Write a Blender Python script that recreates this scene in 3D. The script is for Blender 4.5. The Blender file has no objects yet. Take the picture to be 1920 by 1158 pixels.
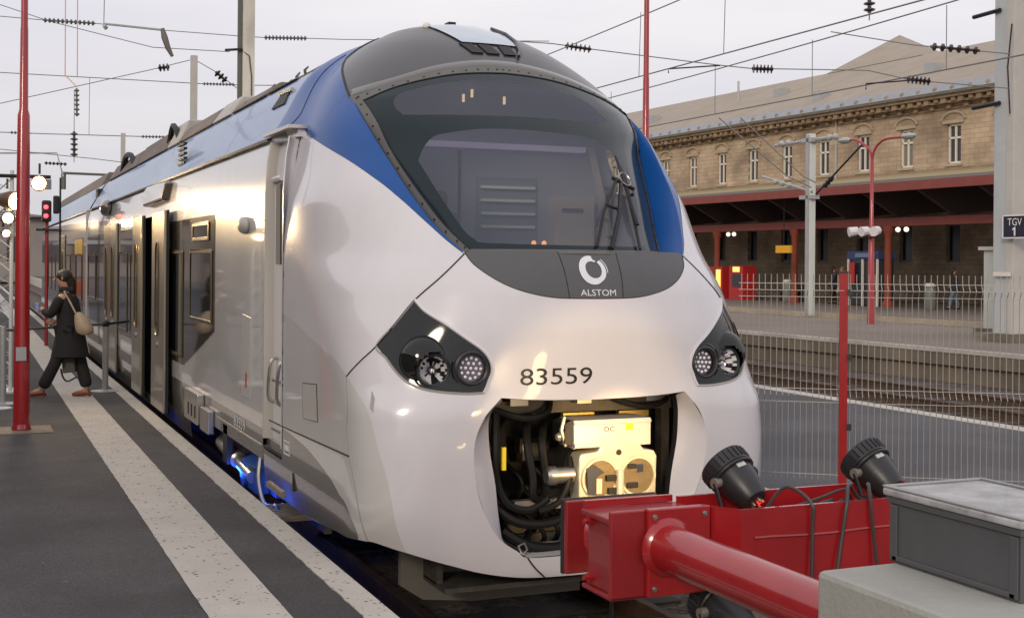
import bpy, bmesh, math, random
from mathutils import Vector, Matrix
from mathutils.geometry import delaunay_2d_cdt
R = math.radians
rnd = random.Random(7)
S = bpy.context.scene
COL = S.collection
# ------------------------------------------------------------------ camera
cam = bpy.data.cameras.new('camera'); camo = bpy.data.objects.new('camera', cam); COL.objects.link(camo)
S.camera = camo
cam.sensor_width = 36; cam.lens = 45; cam.shift_y = -87/1920; cam.clip_start = .1; cam.clip_end = 3000
PSI = math.atan(1020/2400)
camo.matrix_world = Matrix.Translation((-3.56, -7.1, 2.33)) @ Matrix.Rotation(-PSI, 4, 'Z') @ Matrix.Rotation(R(90), 4, 'X') @ Matrix.Rotation(.008, 4, 'Z')
# ------------------------------------------------------------------ sky and sun
W = bpy.data.worlds.new('World'); S.world = W; W.use_nodes = True
nt = W.node_tree; nt.nodes.clear()
SUN_EL, SUN_AZ = R(22), R(222)
sky = nt.nodes.new('ShaderNodeTexSky'); sky.sky_type = 'NISHITA'; sky.sun_disc = False
sky.sun_elevation = SUN_EL; sky.sun_rotation = SUN_AZ
b1 = nt.nodes.new('ShaderNodeBackground'); b1.inputs[1].default_value = .08
nt.links.new(sky.outputs[0], b1.inputs[0])
tc = nt.nodes.new('ShaderNodeTexCoord'); mp = nt.nodes.new('ShaderNodeMapping'); mp.inputs['Scale'].default_value = (1.2, 1.2, 7)
ns = nt.nodes.new('ShaderNodeTexNoise'); ns.inputs['Scale'].default_value = 2.2; ns.inputs['Detail'].default_value = 6
nt.links.new(tc.outputs['Generated'], mp.inputs[0]); nt.links.new(mp.outputs[0], ns.inputs[0])
cr = nt.nodes.new('ShaderNodeValToRGB')
cr.color_ramp.elements[0].position = .3; cr.color_ramp.elements[0].color = (.83, .80, .86, 1)
cr.color_ramp.elements[1].position = .65; cr.color_ramp.elements[1].color = (.97, .93, .94, 1)
nt.links.new(ns.outputs[0], cr.inputs[0])
b2 = nt.nodes.new('ShaderNodeBackground'); b2.inputs[1].default_value = 1.04
sx = nt.nodes.new('ShaderNodeSeparateXYZ'); nt.links.new(tc.outputs['Generated'], sx.inputs[0])
el = nt.nodes.new('ShaderNodeMapRange'); el.inputs['From Min'].default_value = -.02; el.inputs['From Max'].default_value = .22
nt.links.new(sx.outputs['Z'], el.inputs[0])
hz = nt.nodes.new('ShaderNodeMix'); hz.data_type = 'RGBA'; hz.inputs['A'].default_value = (.64, .62, .66, 1)
nt.links.new(el.outputs[0], hz.inputs['Factor']); nt.links.new(cr.outputs[0], hz.inputs['B']); nt.links.new(hz.outputs['Result'], b2.inputs[0])
mx = nt.nodes.new('ShaderNodeMixShader'); mx.inputs[0].default_value = .9
nt.links.new(b1.outputs[0], mx.inputs[1]); nt.links.new(b2.outputs[0], mx.inputs[2])
wo = nt.nodes.new('ShaderNodeOutputWorld'); nt.links.new(mx.outputs[0], wo.inputs[0])
sl = bpy.data.lights.new('sun', 'SUN'); sl.energy = 1.25; sl.angle = R(12); sl.color = (1, .86, .68)
so = bpy.data.objects.new('sun', sl); COL.objects.link(so)
so.rotation_euler = (R(90)-SUN_EL, 0, math.pi-SUN_AZ)
S.view_settings.view_transform = 'Standard'; S.view_settings.look = 'None'; S.view_settings.exposure = 0
S.cycles.max_bounces = 8; S.cycles.transparent_max_bounces = 12
S.cycles.sample_clamp_indirect = 4

# ------------------------------------------------------------------ materials
MATS = {}
def mat(name, col, rough=.5, metal=0, coat=0, var=0, vscale=4, bump=0, bscale=60, emit=None, es=0, spec=None, stretch=None, detail=6, rvar=0):
    if name in MATS: return MATS[name]
    m = bpy.data.materials.new(name); m.use_nodes = True; t = m.node_tree; p = t.nodes['Principled BSDF']
    p.inputs['Base Color'].default_value = (*col, 1); p.inputs['Roughness'].default_value = rough; p.inputs['Metallic'].default_value = metal
    p.inputs['Coat Weight'].default_value = coat; p.inputs['Coat Roughness'].default_value = .04
    if spec is not None: p.inputs['Specular IOR Level'].default_value = spec
    if emit: p.inputs['Emission Color'].default_value = (*emit, 1); p.inputs['Emission Strength'].default_value = es
    if var or bump or rvar:
        g = t.nodes.new('ShaderNodeNewGeometry'); mpp = t.nodes.new('ShaderNodeMapping'); t.links.new(g.outputs['Position'], mpp.inputs[0])
        if stretch: mpp.inputs['Scale'].default_value = stretch
    if var or rvar:
        n = t.nodes.new('ShaderNodeTexNoise'); n.inputs['Scale'].default_value = vscale; n.inputs['Detail'].default_value = detail; n.inputs['Roughness'].default_value = .65
        t.links.new(mpp.outputs[0], n.inputs[0])
    if var:
        r = t.nodes.new('ShaderNodeMapRange'); r.inputs['From Min'].default_value = .3; r.inputs['From Max'].default_value = .7
        r.inputs['To Min'].default_value = 1-var; r.inputs['To Max'].default_value = 1+var
        t.links.new(n.outputs[0], r.inputs[0])
        v = t.nodes.new('ShaderNodeVectorMath'); v.operation = 'SCALE'; v.inputs[0].default_value = col
        t.links.new(r.outputs[0], v.inputs['Scale']); t.links.new(v.outputs[0], p.inputs['Base Color'])
    if rvar:
        r2 = t.nodes.new('ShaderNodeMapRange'); r2.inputs['From Min'].default_value = .3; r2.inputs['From Max'].default_value = .7
        r2.inputs['To Min'].default_value = max(0, rough-rvar); r2.inputs['To Max'].default_value = rough+rvar
        t.links.new(n.outputs[0], r2.inputs[0]); t.links.new(r2.outputs[0], p.inputs['Roughness'])
    if bump:
        n2 = t.nodes.new('ShaderNodeTexNoise'); n2.inputs['Scale'].default_value = bscale; n2.inputs['Detail'].default_value = 4
        t.links.new(mpp.outputs[0], n2.inputs[0])
        bb = t.nodes.new('ShaderNodeBump'); bb.inputs['Strength'].default_value = bump; bb.inputs['Distance'].default_value = .01
        t.links.new(n2.outputs[0], bb.inputs['Height']); t.links.new(bb.outputs[0], p.inputs['Normal'])
    MATS[name] = m; return m
def glass(name, tint, alpha, rough=.03):
    """tinted see-through pane: part reflective dark glass, part clear"""
    m = bpy.data.materials.new(name); m.use_nodes = True; t = m.node_tree; p = t.nodes['Principled BSDF']
    p.inputs['Base Color'].default_value = (*tint, 1); p.inputs['Roughness'].default_value = rough; p.inputs['Alpha'].default_value = alpha
    p.inputs['Specular IOR Level'].default_value = .5
    MATS[name] = m; return m
white = mat('white_paint', (.635, .62, .66), .22, coat=.8, var=.05, vscale=1.6, detail=9, stretch=(1, 1, .35))
silver = mat('silver_grey_paint', (.56, .55, .545), .26, 0, coat=1, var=.06, vscale=1.2, bump=.02, bscale=1.6)
dgrey = mat('dark_grey_paint', (.17, .158, .148), .25, .2, coat=1, var=.04, vscale=2, bump=.03, bscale=1.6)
blue = mat('blue_paint', (.002, .068, .29), .34, 0, coat=.25, spec=.3, var=.04, vscale=2)
fairm = mat('anthracite_metallic', (.060, .062, .068), .34, .3, coat=.25, var=.04, vscale=8)
maskm = mat('anthracite_satin', (.085, .087, .095), .5, var=.05, vscale=20)
roofp = mat('pale_blue_metallic', (.13, .23, .42), .3, .3, coat=.35, var=.05, vscale=1.5, bump=.03, bscale=2)
frit = mat('black_frit_glass', (.012, .022, .028), .12, spec=.3)
rubber = mat('black_rubber', (.015, .015, .016), .6)
greyrub = mat('grey_rubber', (.12, .12, .115), .6, var=.1, vscale=15)
blackm = mat('black_metal', (.02, .02, .022), .45, .3, var=.15, vscale=10)
blackp = mat('black_plastic', (.022, .022, .025), .38, var=.1, vscale=12, bump=.05, bscale=80)
steel = mat('bare_steel', (.45, .44, .42), .35, .9, var=.1, vscale=12)
castm = mat('cast_metal', (.74, .68, .52), .4, .55, var=.12, vscale=18)
alum = mat('brushed_aluminium', (.55, .52, .47), .3, .85, var=.05, vscale=6, stretch=(1, 1, .1))
grime = mat('grimy_underframe', (.055, .048, .042), .7, var=.4, vscale=8, bump=.3, bscale=30)
chrome = mat('chrome', (.8, .8, .82), .08, 1)
redp = mat('red_paint', (.33, .012, .016), .26, coat=.6, var=.14, vscale=3, bump=.03, bscale=25)
redd = mat('dark_red_paint', (.26, .014, .018), .4, coat=.3, var=.12, vscale=6)
asphalt = mat('dark_asphalt', (.052, .049, .052), .85, var=.22, vscale=1.6, bump=.6, bscale=90, detail=12)
asphalt2 = mat('grey_asphalt', (.072, .071, .080), .8, var=.18, vscale=.7, bump=.4, bscale=60, detail=10)
conc = mat('pale_concrete', (.50, .47, .42), .8, var=.10, vscale=3, bump=.3, bscale=40)
concd = mat('weathered_concrete', (.19, .16, .125), .85, var=.3, vscale=2, bump=.4, bscale=20)
ballast = mat('brown_ballast', (.07, .055, .046), .9, var=.5, vscale=14, bump=1, bscale=26)
rust = mat('rusty_rail', (.10, .062, .042), .6, .3, var=.3, vscale=10)
wood = mat('tarred_sleeper', (.06, .048, .04), .8, var=.4, vscale=6, bump=.4)
galv = mat('galvanised_steel', (.42, .43, .43), .5, .4, var=.08, vscale=3)
brown = mat('brown_insulator', (.035, .02, .018), .25, coat=.6)
wirem = mat('wire', (.22, .21, .20), .6, .3)
cream = mat('cream_panel', (.62, .57, .48), .45)

# ------------------------------------------------------------------ mesh builder
class MB:
    def __init__(s): s.v = []; s.f = []
    def add(s, vs, fs):
        o = len(s.v); s.v += [Vector(v) for v in vs]; s.f += [tuple(o+i for i in f) for f in fs]; return s
    def box(s, a, b, M=None):
        x0, y0, z0 = a; x1, y1, z1 = b
        vs = [Vector(p) for p in ((x0,y0,z0),(x1,y0,z0),(x1,y1,z0),(x0,y1,z0),(x0,y0,z1),(x1,y0,z1),(x1,y1,z1),(x0,y1,z1))]
        if M is not None: vs = [M @ v for v in vs]
        return s.add(vs, [(0,3,2,1),(4,5,6,7),(0,1,5,4),(1,2,6,5),(2,3,7,6),(3,0,4,7)])
    def cb(s, c, d, rz=0, M=None):
        T = Matrix.Translation(c) @ Matrix.Rotation(rz, 4, 'Z')
        if M is not None: T = Matrix.Translation(c) @ M
        return s.box((-d[0]/2,-d[1]/2,-d[2]/2), (d[0]/2,d[1]/2,d[2]/2), T)
    def lathe(s, p0, p1, prof, n=16, caps=True):
        """prof: (t along axis 0..1, radius)"""
        p0 = Vector(p0); p1 = Vector(p1); d = p1-p0; L = d.length; d = d/L
        a = d.orthogonal().normalized(); b = d.cross(a); o = len(s.v)
        for t, r in prof:
            for i in range(n):
                an = 2*math.pi*i/n; s.v.append(p0+d*L*t+(a*math.cos(an)+b*math.sin(an))*r)
        for k in range(len(prof)-1):
            for i in range(n):
                j = (i+1) % n; s.f.append((o+k*n+i, o+k*n+j, o+(k+1)*n+j, o+(k+1)*n+i))
        if caps:
            s.f.append(tuple(o+n-1-i for i in range(n))); s.f.append(tuple(o+(len(prof)-1)*n+i for i in range(n)))
        return s
    def cyl(s, p0, p1, r, r1=None, n=12): return s.lathe(p0, p1, [(0, r), (1, r if r1 is None else r1)], n)
    def tube(s, pts, r, n=6, close=False):
        pts = [Vector(p) for p in pts]; o = len(s.v); m = len(pts); pa = None
        for k, p in enumerate(pts):
            if close: d = pts[(k+1) % m]-pts[k-1]
            else: d = pts[min(k+1, m-1)]-pts[max(k-1, 0)]
            if d.length < 1e-9: d = Vector((0, 0, 1))
            d.normalize()
            a = d.orthogonal().normalized() if pa is None else (pa-d*pa.dot(d))
            if a.length < 1e-6: a = d.orthogonal()
            a.normalize(); pa = a; b = d.cross(a)
            rr = r[k] if isinstance(r, (list, tuple)) else r
            for i in range(n):
                an = 2*math.pi*i/n; s.v.append(p+(a*math.cos(an)+b*math.sin(an))*rr)
        for k in range(m if close else m-1):
            for i in range(n):
                j = (i+1) % n; k2 = (k+1) % m
                s.f.append((o+k*n+i, o+k*n+j, o+k2*n+j, o+k2*n+i))
        if not close:
            s.f.append(tuple(o+n-1-i for i in range(n))); s.f.append(tuple(o+(m-1)*n+i for i in range(n)))
        return s
    def prism(s, poly, fn, t0, t1):
        """closed polygon, fn(u,v,t)->xyz"""
        n = len(poly); o = len(s.v)
        for t in (t0, t1):
            for u, v in poly: s.v.append(Vector(fn(u, v, t)))
        s.f.append(tuple(o+i for i in range(n))); s.f.append(tuple(o+2*n-1-i for i in range(n)))
        for i in range(n):
            j = (i+1) % n; s.f.append((o+i, o+j, o+n+j, o+n+i))
        return s
    def loft(s, rows, close=False):
        o = len(s.v); n = len(rows[0])
        for r in rows:
            for p in r: s.v.append(Vector(p))
        for k in range(len(rows)-1):
            for i in range(n if close else n-1):
                j = (i+1) % n; s.f.append((o+k*n+i, o+k*n+j, o+(k+1)*n+j, o+(k+1)*n+i))
        return s
    def ball(s, c, r, n=10, m=7, sc=(1,1,1)):
        c = Vector(c); rows = []
        for k in range(m+1):
            ph = math.pi*k/m
            rows.append([c+Vector((sc[0]*r*math.sin(ph)*math.cos(2*math.pi*i/n), sc[1]*r*math.sin(ph)*math.sin(2*math.pi*i/n), sc[2]*r*math.cos(ph))) for i in range(n)])
        return s.loft(rows, True)
    def build(s, name, m, parent=None, smooth=35, bevel=0, recalc=True):
        me = bpy.data.meshes.new(name)
        org = wloc(parent) if parent else Vector((0, 0, 0))
        me.from_pydata([v-org for v in s.v], [], s.f)
        if recalc or smooth:
            bm = bmesh.new(); bm.from_mesh(me)
            bmesh.ops.remove_doubles(bm, verts=bm.verts, dist=1e-5)
            lo_ = [v for v in bm.verts if not v.link_faces]
            if lo_: bmesh.ops.delete(bm, geom=lo_, context='VERTS')
            if recalc: bmesh.ops.recalc_face_normals(bm, faces=bm.faces)
            if smooth:
                for f in bm.faces: f.smooth = True
                lim = R(smooth)
                for e in bm.edges:
                    if len(e.link_faces) != 2 or e.calc_face_angle(0) > lim: e.smooth = False
            bm.to_mesh(me); bm.free()
        me.materials.append(m)
        o = bpy.data.objects.new(name, me); COL.objects.link(o)
        if parent: o.parent = parent
        if bevel:
            bv = o.modifiers.new('b', 'BEVEL'); bv.width = bevel; bv.segments = 2; bv.limit_method = 'ANGLE'
        return o
def wloc(o):
    v = Vector((0, 0, 0))
    while o is not None: v = v+o.location; o = o.parent
    return v
def tag(o, label, cat, group=None, kind=None):
    if label: o['label'] = label
    if cat: o['category'] = cat
    if group: o['group'] = group
    if kind: o['kind'] = kind
    return o
def thing(name, loc, label, cat, group=None):
    o = bpy.data.objects.new(name, None); COL.objects.link(o); o.location = loc; o.empty_display_size = .1
    return tag(o, label, cat, group)
def struct(mb, name, m, smooth=0):
    o = mb.build(name, m, None, smooth); o['kind'] = 'structure'; return o
def dup(root, loc, label=None, group=None):
    r = root.copy(); COL.objects.link(r); r.location = loc
    if label: r['label'] = label
    if group: r['group'] = group
    for ch in list(root.children):
        c = ch.copy(); COL.objects.link(c); c.parent = r
        for g in list(ch.children):
            d = g.copy(); COL.objects.link(d); d.parent = c
    return r
def text(string, parent, name, m, x0, x1, z0, z1, fn, depth=0, squash=True):
    """writing laid over a surface: u in [x0,x1], v in [z0,z1], fn(u,v)->xyz"""
    cu = bpy.data.curves.new('t', 'FONT'); cu.body = string; cu.resolution_u = 4
    o = bpy.data.objects.new('t', cu); COL.objects.link(o); bpy.context.view_layer.update()
    me = bpy.data.meshes.new_from_object(o.evaluated_get(bpy.context.evaluated_depsgraph_get()))
    bpy.data.objects.remove(o); bpy.data.curves.remove(cu)
    bm = bmesh.new(); bm.from_mesh(me); bmesh.ops.triangulate(bm, faces=bm.faces)
    xs = [v.co.x for v in bm.verts]; ys = [v.co.y for v in bm.verts]; a, b, c, d = min(xs), max(xs), min(ys), max(ys)
    mb = MB(); mb.v = [Vector(fn(x0+(v.co.x-a)/(b-a)*(x1-x0), z0+(v.co.y-c)/(d-c)*(z1-z0))) for v in bm.verts]
    mb.f = [tuple(v.index for v in f.verts) for f in bm.faces]; bm.free(); bpy.data.meshes.remove(me)
    return mb.build(name, m, parent, 0)
def crs(pts, n=6):
    """Catmull-Rom through 2D or 3D points"""
    P = [Vector(p) for p in pts]; out = []
    for i in range(len(P)-1):
        a = P[max(i-1, 0)]; b = P[i]; c = P[i+1]; d = P[min(i+2, len(P)-1)]
        for k in range(n):
            t = k/n; out.append(.5*((2*b)+(c-a)*t+(2*a-5*b+4*c-d)*t*t+(3*b-a-3*c+d)*t**3))
    out.append(P[-1]); return out
def inpoly(x, y, P):
    r = False; j = len(P)-1
    for i in range(len(P)):
        xi, yi = P[i][0], P[i][1]; xj, yj = P[j][0], P[j][1]
        if (yi > y) != (yj > y) and x < (xj-xi)*(y-yi)/(yj-yi)+xi: r = not r
        j = i
    return r
def dens(P, d, close=True):
    out = []; n = len(P)
    for i in range(n if close else n-1):
        a = Vector(P[i][:2]); b = Vector(P[(i+1) % n][:2]); k = max(1, int((b-a).length/d+.5))
        for q in range(k): out.append(a+(b-a)*q/k)
    if not close: out.append(Vector(P[-1][:2]))
    return out
def regions(loops, grid, sc=(1, 1)):
    """constrained triangulation of loops + grid points -> verts, tris"""
    vs = []; es = []
    for L in loops:
        o = len(vs); vs += [Vector((p[0]*sc[0], p[1]*sc[1])) for p in L]; n = len(L)
        es += [(o+i, o+(i+1) % n) for i in range(n)]
    vs += [Vector((p[0]*sc[0], p[1]*sc[1])) for p in grid]
    r = delaunay_2d_cdt(vs, es, [], 0, 1e-5)
    return [(v.x/sc[0], v.y/sc[1]) for v in r[0]], r[2]

def grain(m, sc=140, lo=.7, hi=1.5, psc=.5, pv=.16):
    t = m.node_tree; p = t.nodes['Principled BSDF']; src = p.inputs['Base Color'].links[0].from_socket
    g = t.nodes.new('ShaderNodeNewGeometry'); v = t.nodes.new('ShaderNodeTexVoronoi'); v.inputs['Scale'].default_value = sc; t.links.new(g.outputs['Position'], v.inputs[0])
    w = t.nodes.new('ShaderNodeSeparateColor'); t.links.new(v.outputs['Color'], w.inputs[0])
    a = t.nodes.new('ShaderNodeMapRange'); a.inputs['To Min'].default_value = lo; a.inputs['To Max'].default_value = hi; t.links.new(w.outputs[0], a.inputs[0])
    n = t.nodes.new('ShaderNodeTexNoise'); n.inputs['Scale'].default_value = psc; n.inputs['Detail'].default_value = 3; t.links.new(g.outputs['Position'], n.inputs[0])
    b = t.nodes.new('ShaderNodeMapRange'); b.inputs['From Min'].default_value = .45; b.inputs['From Max'].default_value = .55; b.inputs['To Min'].default_value = 1-pv; b.inputs['To Max'].default_value = 1+pv; t.links.new(n.outputs[0], b.inputs[0])
    mu = t.nodes.new('ShaderNodeMath'); mu.operation = 'MULTIPLY'; t.links.new(a.outputs[0], mu.inputs[0]); t.links.new(b.outputs[0], mu.inputs[1])
    # small pale droppings / gum
    v2 = t.nodes.new('ShaderNodeTexVoronoi'); v2.inputs['Scale'].default_value = 3.1; t.links.new(g.outputs['Position'], v2.inputs[0])
    c = t.nodes.new('ShaderNodeMapRange'); c.inputs['From Min'].default_value = .03; c.inputs['From Max'].default_value = .055; c.inputs['To Min'].default_value = 2.2; c.inputs['To Max'].default_value = 1; t.links.new(v2.outputs['Distance'], c.inputs[0])
    mu2 = t.nodes.new('ShaderNodeMath'); mu2.operation = 'MULTIPLY'; t.links.new(mu.outputs[0], mu2.inputs[0]); t.links.new(c.outputs[0], mu2.inputs[1])
    s = t.nodes.new('ShaderNodeVectorMath'); s.operation = 'SCALE'; t.links.new(src, s.inputs[0]); t.links.new(mu2.outputs[0], s.inputs['Scale']); t.links.new(s.outputs[0], p.inputs['Base Color'])
grain(asphalt, 150, .55, 1.5, .7, .14); grain(asphalt2, 90, .8, 1.25, .35, .12); grain(ballast, 22, .4, 2.0, 1.2, .2); grain(concd, 30, .8, 1.2, .8, .2)

def chips(m, col=(.09, .045, .035), sc=9, th=.68, amt=.8):
    """worn spots and scratches where the paint has gone"""
    t = m.node_tree; p = t.nodes['Principled BSDF']; inp = p.inputs['Base Color']
    g = t.nodes.new('ShaderNodeNewGeometry'); n = t.nodes.new('ShaderNodeTexNoise'); n.inputs['Scale'].default_value = sc; n.inputs['Detail'].default_value = 10; n.inputs['Roughness'].default_value = .72
    t.links.new(g.outputs['Position'], n.inputs[0])
    r = t.nodes.new('ShaderNodeMapRange'); r.inputs['From Min'].default_value = th; r.inputs['From Max'].default_value = th+.03; r.inputs['To Max'].default_value = amt; t.links.new(n.outputs[0], r.inputs[0])
    mx = t.nodes.new('ShaderNodeMix'); mx.data_type = 'RGBA'; t.links.new(r.outputs[0], mx.inputs['Factor'])
    if inp.links: t.links.new(inp.links[0].from_socket, mx.inputs['A'])
    else: mx.inputs['A'].default_value = inp.default_value
    mx.inputs['B'].default_value = (*col, 1); t.links.new(mx.outputs['Result'], inp)
chips(redp, sc=7, th=.655); chips(redd, sc=8, th=.64); chips(conc, (.2, .18, .16), 5, .62, .5); chips(blackp, (.06, .06, .06), 12, .62, .6)
# ================================================================== THE SETTING
PH = .04327612902587613
def ST(x, y, z):
    return Vector((-3.56+x*math.cos(PH)-y*math.sin(PH), -7.1+x*math.sin(PH)+y*math.cos(PH), z))
STM = Matrix.Translation((-3.56, -7.1, 0)) @ Matrix.Rotation(PH, 4, 'Z')
struct(MB().box((-900, -400, -.9), (900, 1500, -.32)), 'ground', ballast)
struct(MB().box((-1.6, -40, -.6), (2.2, 260, -.17)), 'track_bed', ballast)
struct(MB().box((7.3, -40, -.6), (30, 260, -.17)), 'track_bed', ballast)
struct(MB().box((-16, -30, -.5), (-1.71, 240, .55)), 'platform', asphalt)
# worn kerb stones on the edge, tactile strip
tact = mat('tactile_strip', (.47, .44, .40), .8, var=.08, vscale=3, bump=.3, bscale=60)
t = tact.node_tree; p = t.nodes['Principled BSDF']
wv = t.nodes.new('ShaderNodeTexVoronoi'); wv.inputs['Scale'].default_value = 24; wv.inputs['Randomness'].default_value = .8
g_ = t.nodes.new('ShaderNodeNewGeometry'); t.links.new(g_.outputs['Position'], wv.inputs[0])
mr = t.nodes.new('ShaderNodeMapRange'); mr.inputs['From Min'].default_value = .2; mr.inputs['From Max'].default_value = .3; mr.inputs['To Min'].default_value = .25
nz = t.nodes.new('ShaderNodeTexNoise'); nz.inputs['Scale'].default_value = 9; t.links.new(g_.outputs['Position'], nz.inputs[0])
ad = t.nodes.new('ShaderNodeMath'); ad.operation = 'ADD'; mr2 = t.nodes.new('ShaderNodeMapRange'); mr2.inputs['From Min'].default_value = .42; mr2.inputs['From Max'].default_value = .62; mr2.inputs['To Min'].default_value = .25; mr2.inputs['To Max'].default_value = -.05
t.links.new(nz.outputs[0], mr2.inputs[0]); t.links.new(wv.outputs['Distance'], ad.inputs[0]); t.links.new(mr2.outputs[0], ad.inputs[1]); t.links.new(ad.outputs[0], mr.inputs[0])
src = p.inputs['Base Color'].links[0].from_socket
vm = t.nodes.new('ShaderNodeVectorMath'); vm.operation = 'SCALE'; t.links.new(src, vm.inputs[0]); t.links.new(mr.outputs[0], vm.inputs['Scale']); t.links.new(vm.outputs[0], p.inputs['Base Color'])
mb = MB()
rows = []
for i in range(900):
    y = -12+i*.1; j = rnd.uniform(-.003, .003)
    rows.append([(-2.443+j, y, .554), (-2.055+rnd.uniform(-.0012, .0012), y, .554)])
mb.loft(rows); mb.loft([[(-2.443, 78, .554), (-2.055, 78, .554)], [(-2.443, 200, .554), (-2.055, 200, .554)]])
struct(mb, 'platform_stripe', tact)
mb = MB(); rows = []
for i in range(700):
    y = -12+i*.08; j = rnd.uniform(-.005, .005)
    rows.append([(-1.712+j-.012, y, .5), (-1.712+j-.012, y, .556), (-1.565, y, .556), (-1.56, y, .54), (-1.56, y, .3), (-1.6, y, -.4)])
mb.loft(rows); mb.box((-1.712, 43.9, -.4), (-1.565, 200, .556))
struct(mb, 'platform_kerb', tact)
# right hand platform
struct(MB().box((2.3, -30, -.5), (6.95, 200, .55)), 'platform', asphalt2)
struct(MB().box((2.15, -30, -.5), (2.3, 200, .556)).box((6.95, -30, -.5), (7.2, 200, .556)), 'platform_kerb', conc)
struct(MB().box((-1.0, -6.8, -.4), (2.14, .35, -.02)), 'ground', concd)
# tracks
def rail(mbb, x, y0, y1, z=0, fr=None):
    prof = [(-.07, -.17), (.07, -.17), (.07, -.15), (.012, -.13), (.012, -.05), (.036, -.035), (.036, -.004), (.03, 0), (-.03, 0), (-.036, -.004), (-.036, -.035), (-.012, -.05), (-.012, -.13), (-.07, -.15)]
    mbb.prism(prof, lambda u, v, t: (x+u, t, z+v), y0, y1)
mb = MB(); rail(mb, -.7525, -.4, 150); rail(mb, .7525, -.4, 150); tr = struct(mb, 'rail', rust, 30)
mb = MB()
for xx in (8.6, 12.7):
    rail(mb, xx-.75, -20, 150); rail(mb, xx+.75, -20, 150)
struct(mb, 'rail', rust, 30)
mb = MB()
for i in range(60):
    y = -.1+i*.6; mb.box((-1.3, y, -.28), (1.3, y+.25, -.15))
for xx in (8.6, 12.7):
    for i in range(110):
        y = -15+i*.65; mb.box((xx-1.3, y, -.28), (xx+1.3, y+.25, -.15))
struct(mb, 'track_sleepers', wood)
# far platforms (station side), in the station's own direction
paver = mat('far_platform_paving', (.19, .155, .128), .8, var=.18, vscale=.25, bump=.2, bscale=8)
def stbox(mb_, a, b): return mb_.box(a, b, STM)
struct(stbox(MB(), (20.55, -20, -.5), (28.2, 190, .55)), 'far_platform', paver)
struct(stbox(MB(), (20.3, -20, .47), (20.5, 190, .556)), 'platform_kerb', mat('worn_white_edge', (.42, .39, .35), .8, var=.25, vscale=1.5))
struct(stbox(stbox(MB(), (20.32, -20, .2), (20.55, 190, .47)), (20.42, -20, -.5), (20.56, 190, .2)), 'platform_side', mat('brown_stained_concrete', (.15, .12, .09), .85, var=.5, vscale=.7, bump=.5, bscale=6, stretch=(1, 1, .6)))
struct(stbox(MB(), (31, -20, -.5), (75, 190, .55)), 'far_platform', paver)
struct(stbox(MB(), (30.85, -20, -.4), (31.0, 190, .556)), 'platform_kerb', mat('yellowish_stone_kerb', (.40, .34, .24), .8, var=.2, vscale=1))
struct(stbox(MB(), (27.9, -20, -.4), (28.2, 190, .556)), 'platform_kerb', concd)

# ================================================================== STATION BUILDING
stone = mat('sandstone_blocks', (.36, .27, .19), .85)
t = stone.node_tree; p = t.nodes['Principled BSDF']
g_ = t.nodes.new('ShaderNodeNewGeometry'); mp_ = t.nodes.new('ShaderNodeMapping'); mp_.inputs['Rotation'].default_value = (R(90), 0, R(90))
mpa = t.nodes.new('ShaderNodeVectorMath'); mpa.operation = 'MULTIPLY'; mpa.inputs[1].default_value = (0, 1, 1); 
sp = t.nodes.new('ShaderNodeSeparateXYZ'); cb_ = t.nodes.new('ShaderNodeCombineXYZ')
t.links.new(g_.outputs['Position'], sp.inputs[0]); t.links.new(sp.outputs[1], cb_.inputs[0]); t.links.new(sp.outputs[2], cb_.inputs[1])
bk = t.nodes.new('ShaderNodeTexBrick'); bk.inputs['Scale'].default_value = 1; bk.inputs['Brick Width'].default_value = .62; bk.inputs['Row Height'].default_value = .24
bk.inputs['Mortar Size'].default_value = .012; bk.inputs['Color1'].default_value = (.45, .35, .24, 1); bk.inputs['Color2'].default_value = (.38, .275, .195, 1); bk.inputs['Mortar'].default_value = (.27, .205, .145, 1)
bk.inputs['Bias'].default_value = -.1
t.links.new(cb_.outputs[0], bk.inputs[0])
nz = t.nodes.new('ShaderNodeTexNoise'); nz.inputs['Scale'].default_value = .5; nz.inputs['Detail'].default_value = 8; t.links.new(cb_.outputs[0], nz.inputs[0])
mr = t.nodes.new('ShaderNodeMapRange'); mr.inputs['From Min'].default_value = .3; mr.inputs['From Max'].default_value = .7; mr.inputs['To Min'].default_value = .6; mr.inputs['To Max'].default_value = 1.35
t.links.new(nz.outputs[0], mr.inputs[0]); vm = t.nodes.new('ShaderNodeVectorMath'); vm.operation = 'SCALE'
t.links.new(bk.outputs[0], vm.inputs[0]); t.links.new(mr.outputs[0], vm.inputs['Scale']); t.links.new(vm.outputs[0], p.inputs['Base Color'])
bd = thing('station_building', ST(46, 66, .55), 'long two storey sandstone station building with a pale roof behind the far platforms', 'building')
roofm = mat('pale_tile_roof', (.34, .285, .225), .7, var=.12, vscale=.6, bump=.3, bscale=12)
t = roofm.node_tree; p = t.nodes['Principled BSDF']
wvv = t.nodes.new('ShaderNodeTexWave'); wvv.inputs['Scale'].default_value = 1.1; wvv.bands_direction = 'Y'; g_ = t.nodes.new('ShaderNodeNewGeometry'); t.links.new(g_.outputs['Position'], wvv.inputs[0])
mr = t.nodes.new('ShaderNodeMapRange'); mr.inputs['To Min'].default_value = .88; mr.inputs['To Max'].default_value = 1.06; t.links.new(wvv.outputs[0], mr.inputs[0])
src = p.inputs['Base Color'].links[0].from_socket; vm = t.nodes.new('ShaderNodeVectorMath'); vm.operation = 'SCALE'
t.links.new(src, vm.inputs[0]); t.links.new(mr.outputs[0], vm.inputs['Scale']); t.links.new(vm.outputs[0], p.inputs['Base Color'])
Y0, Y1 = 34, 120
wins = [43.55+i*3.24 for i in range(-2, 16)]
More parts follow.
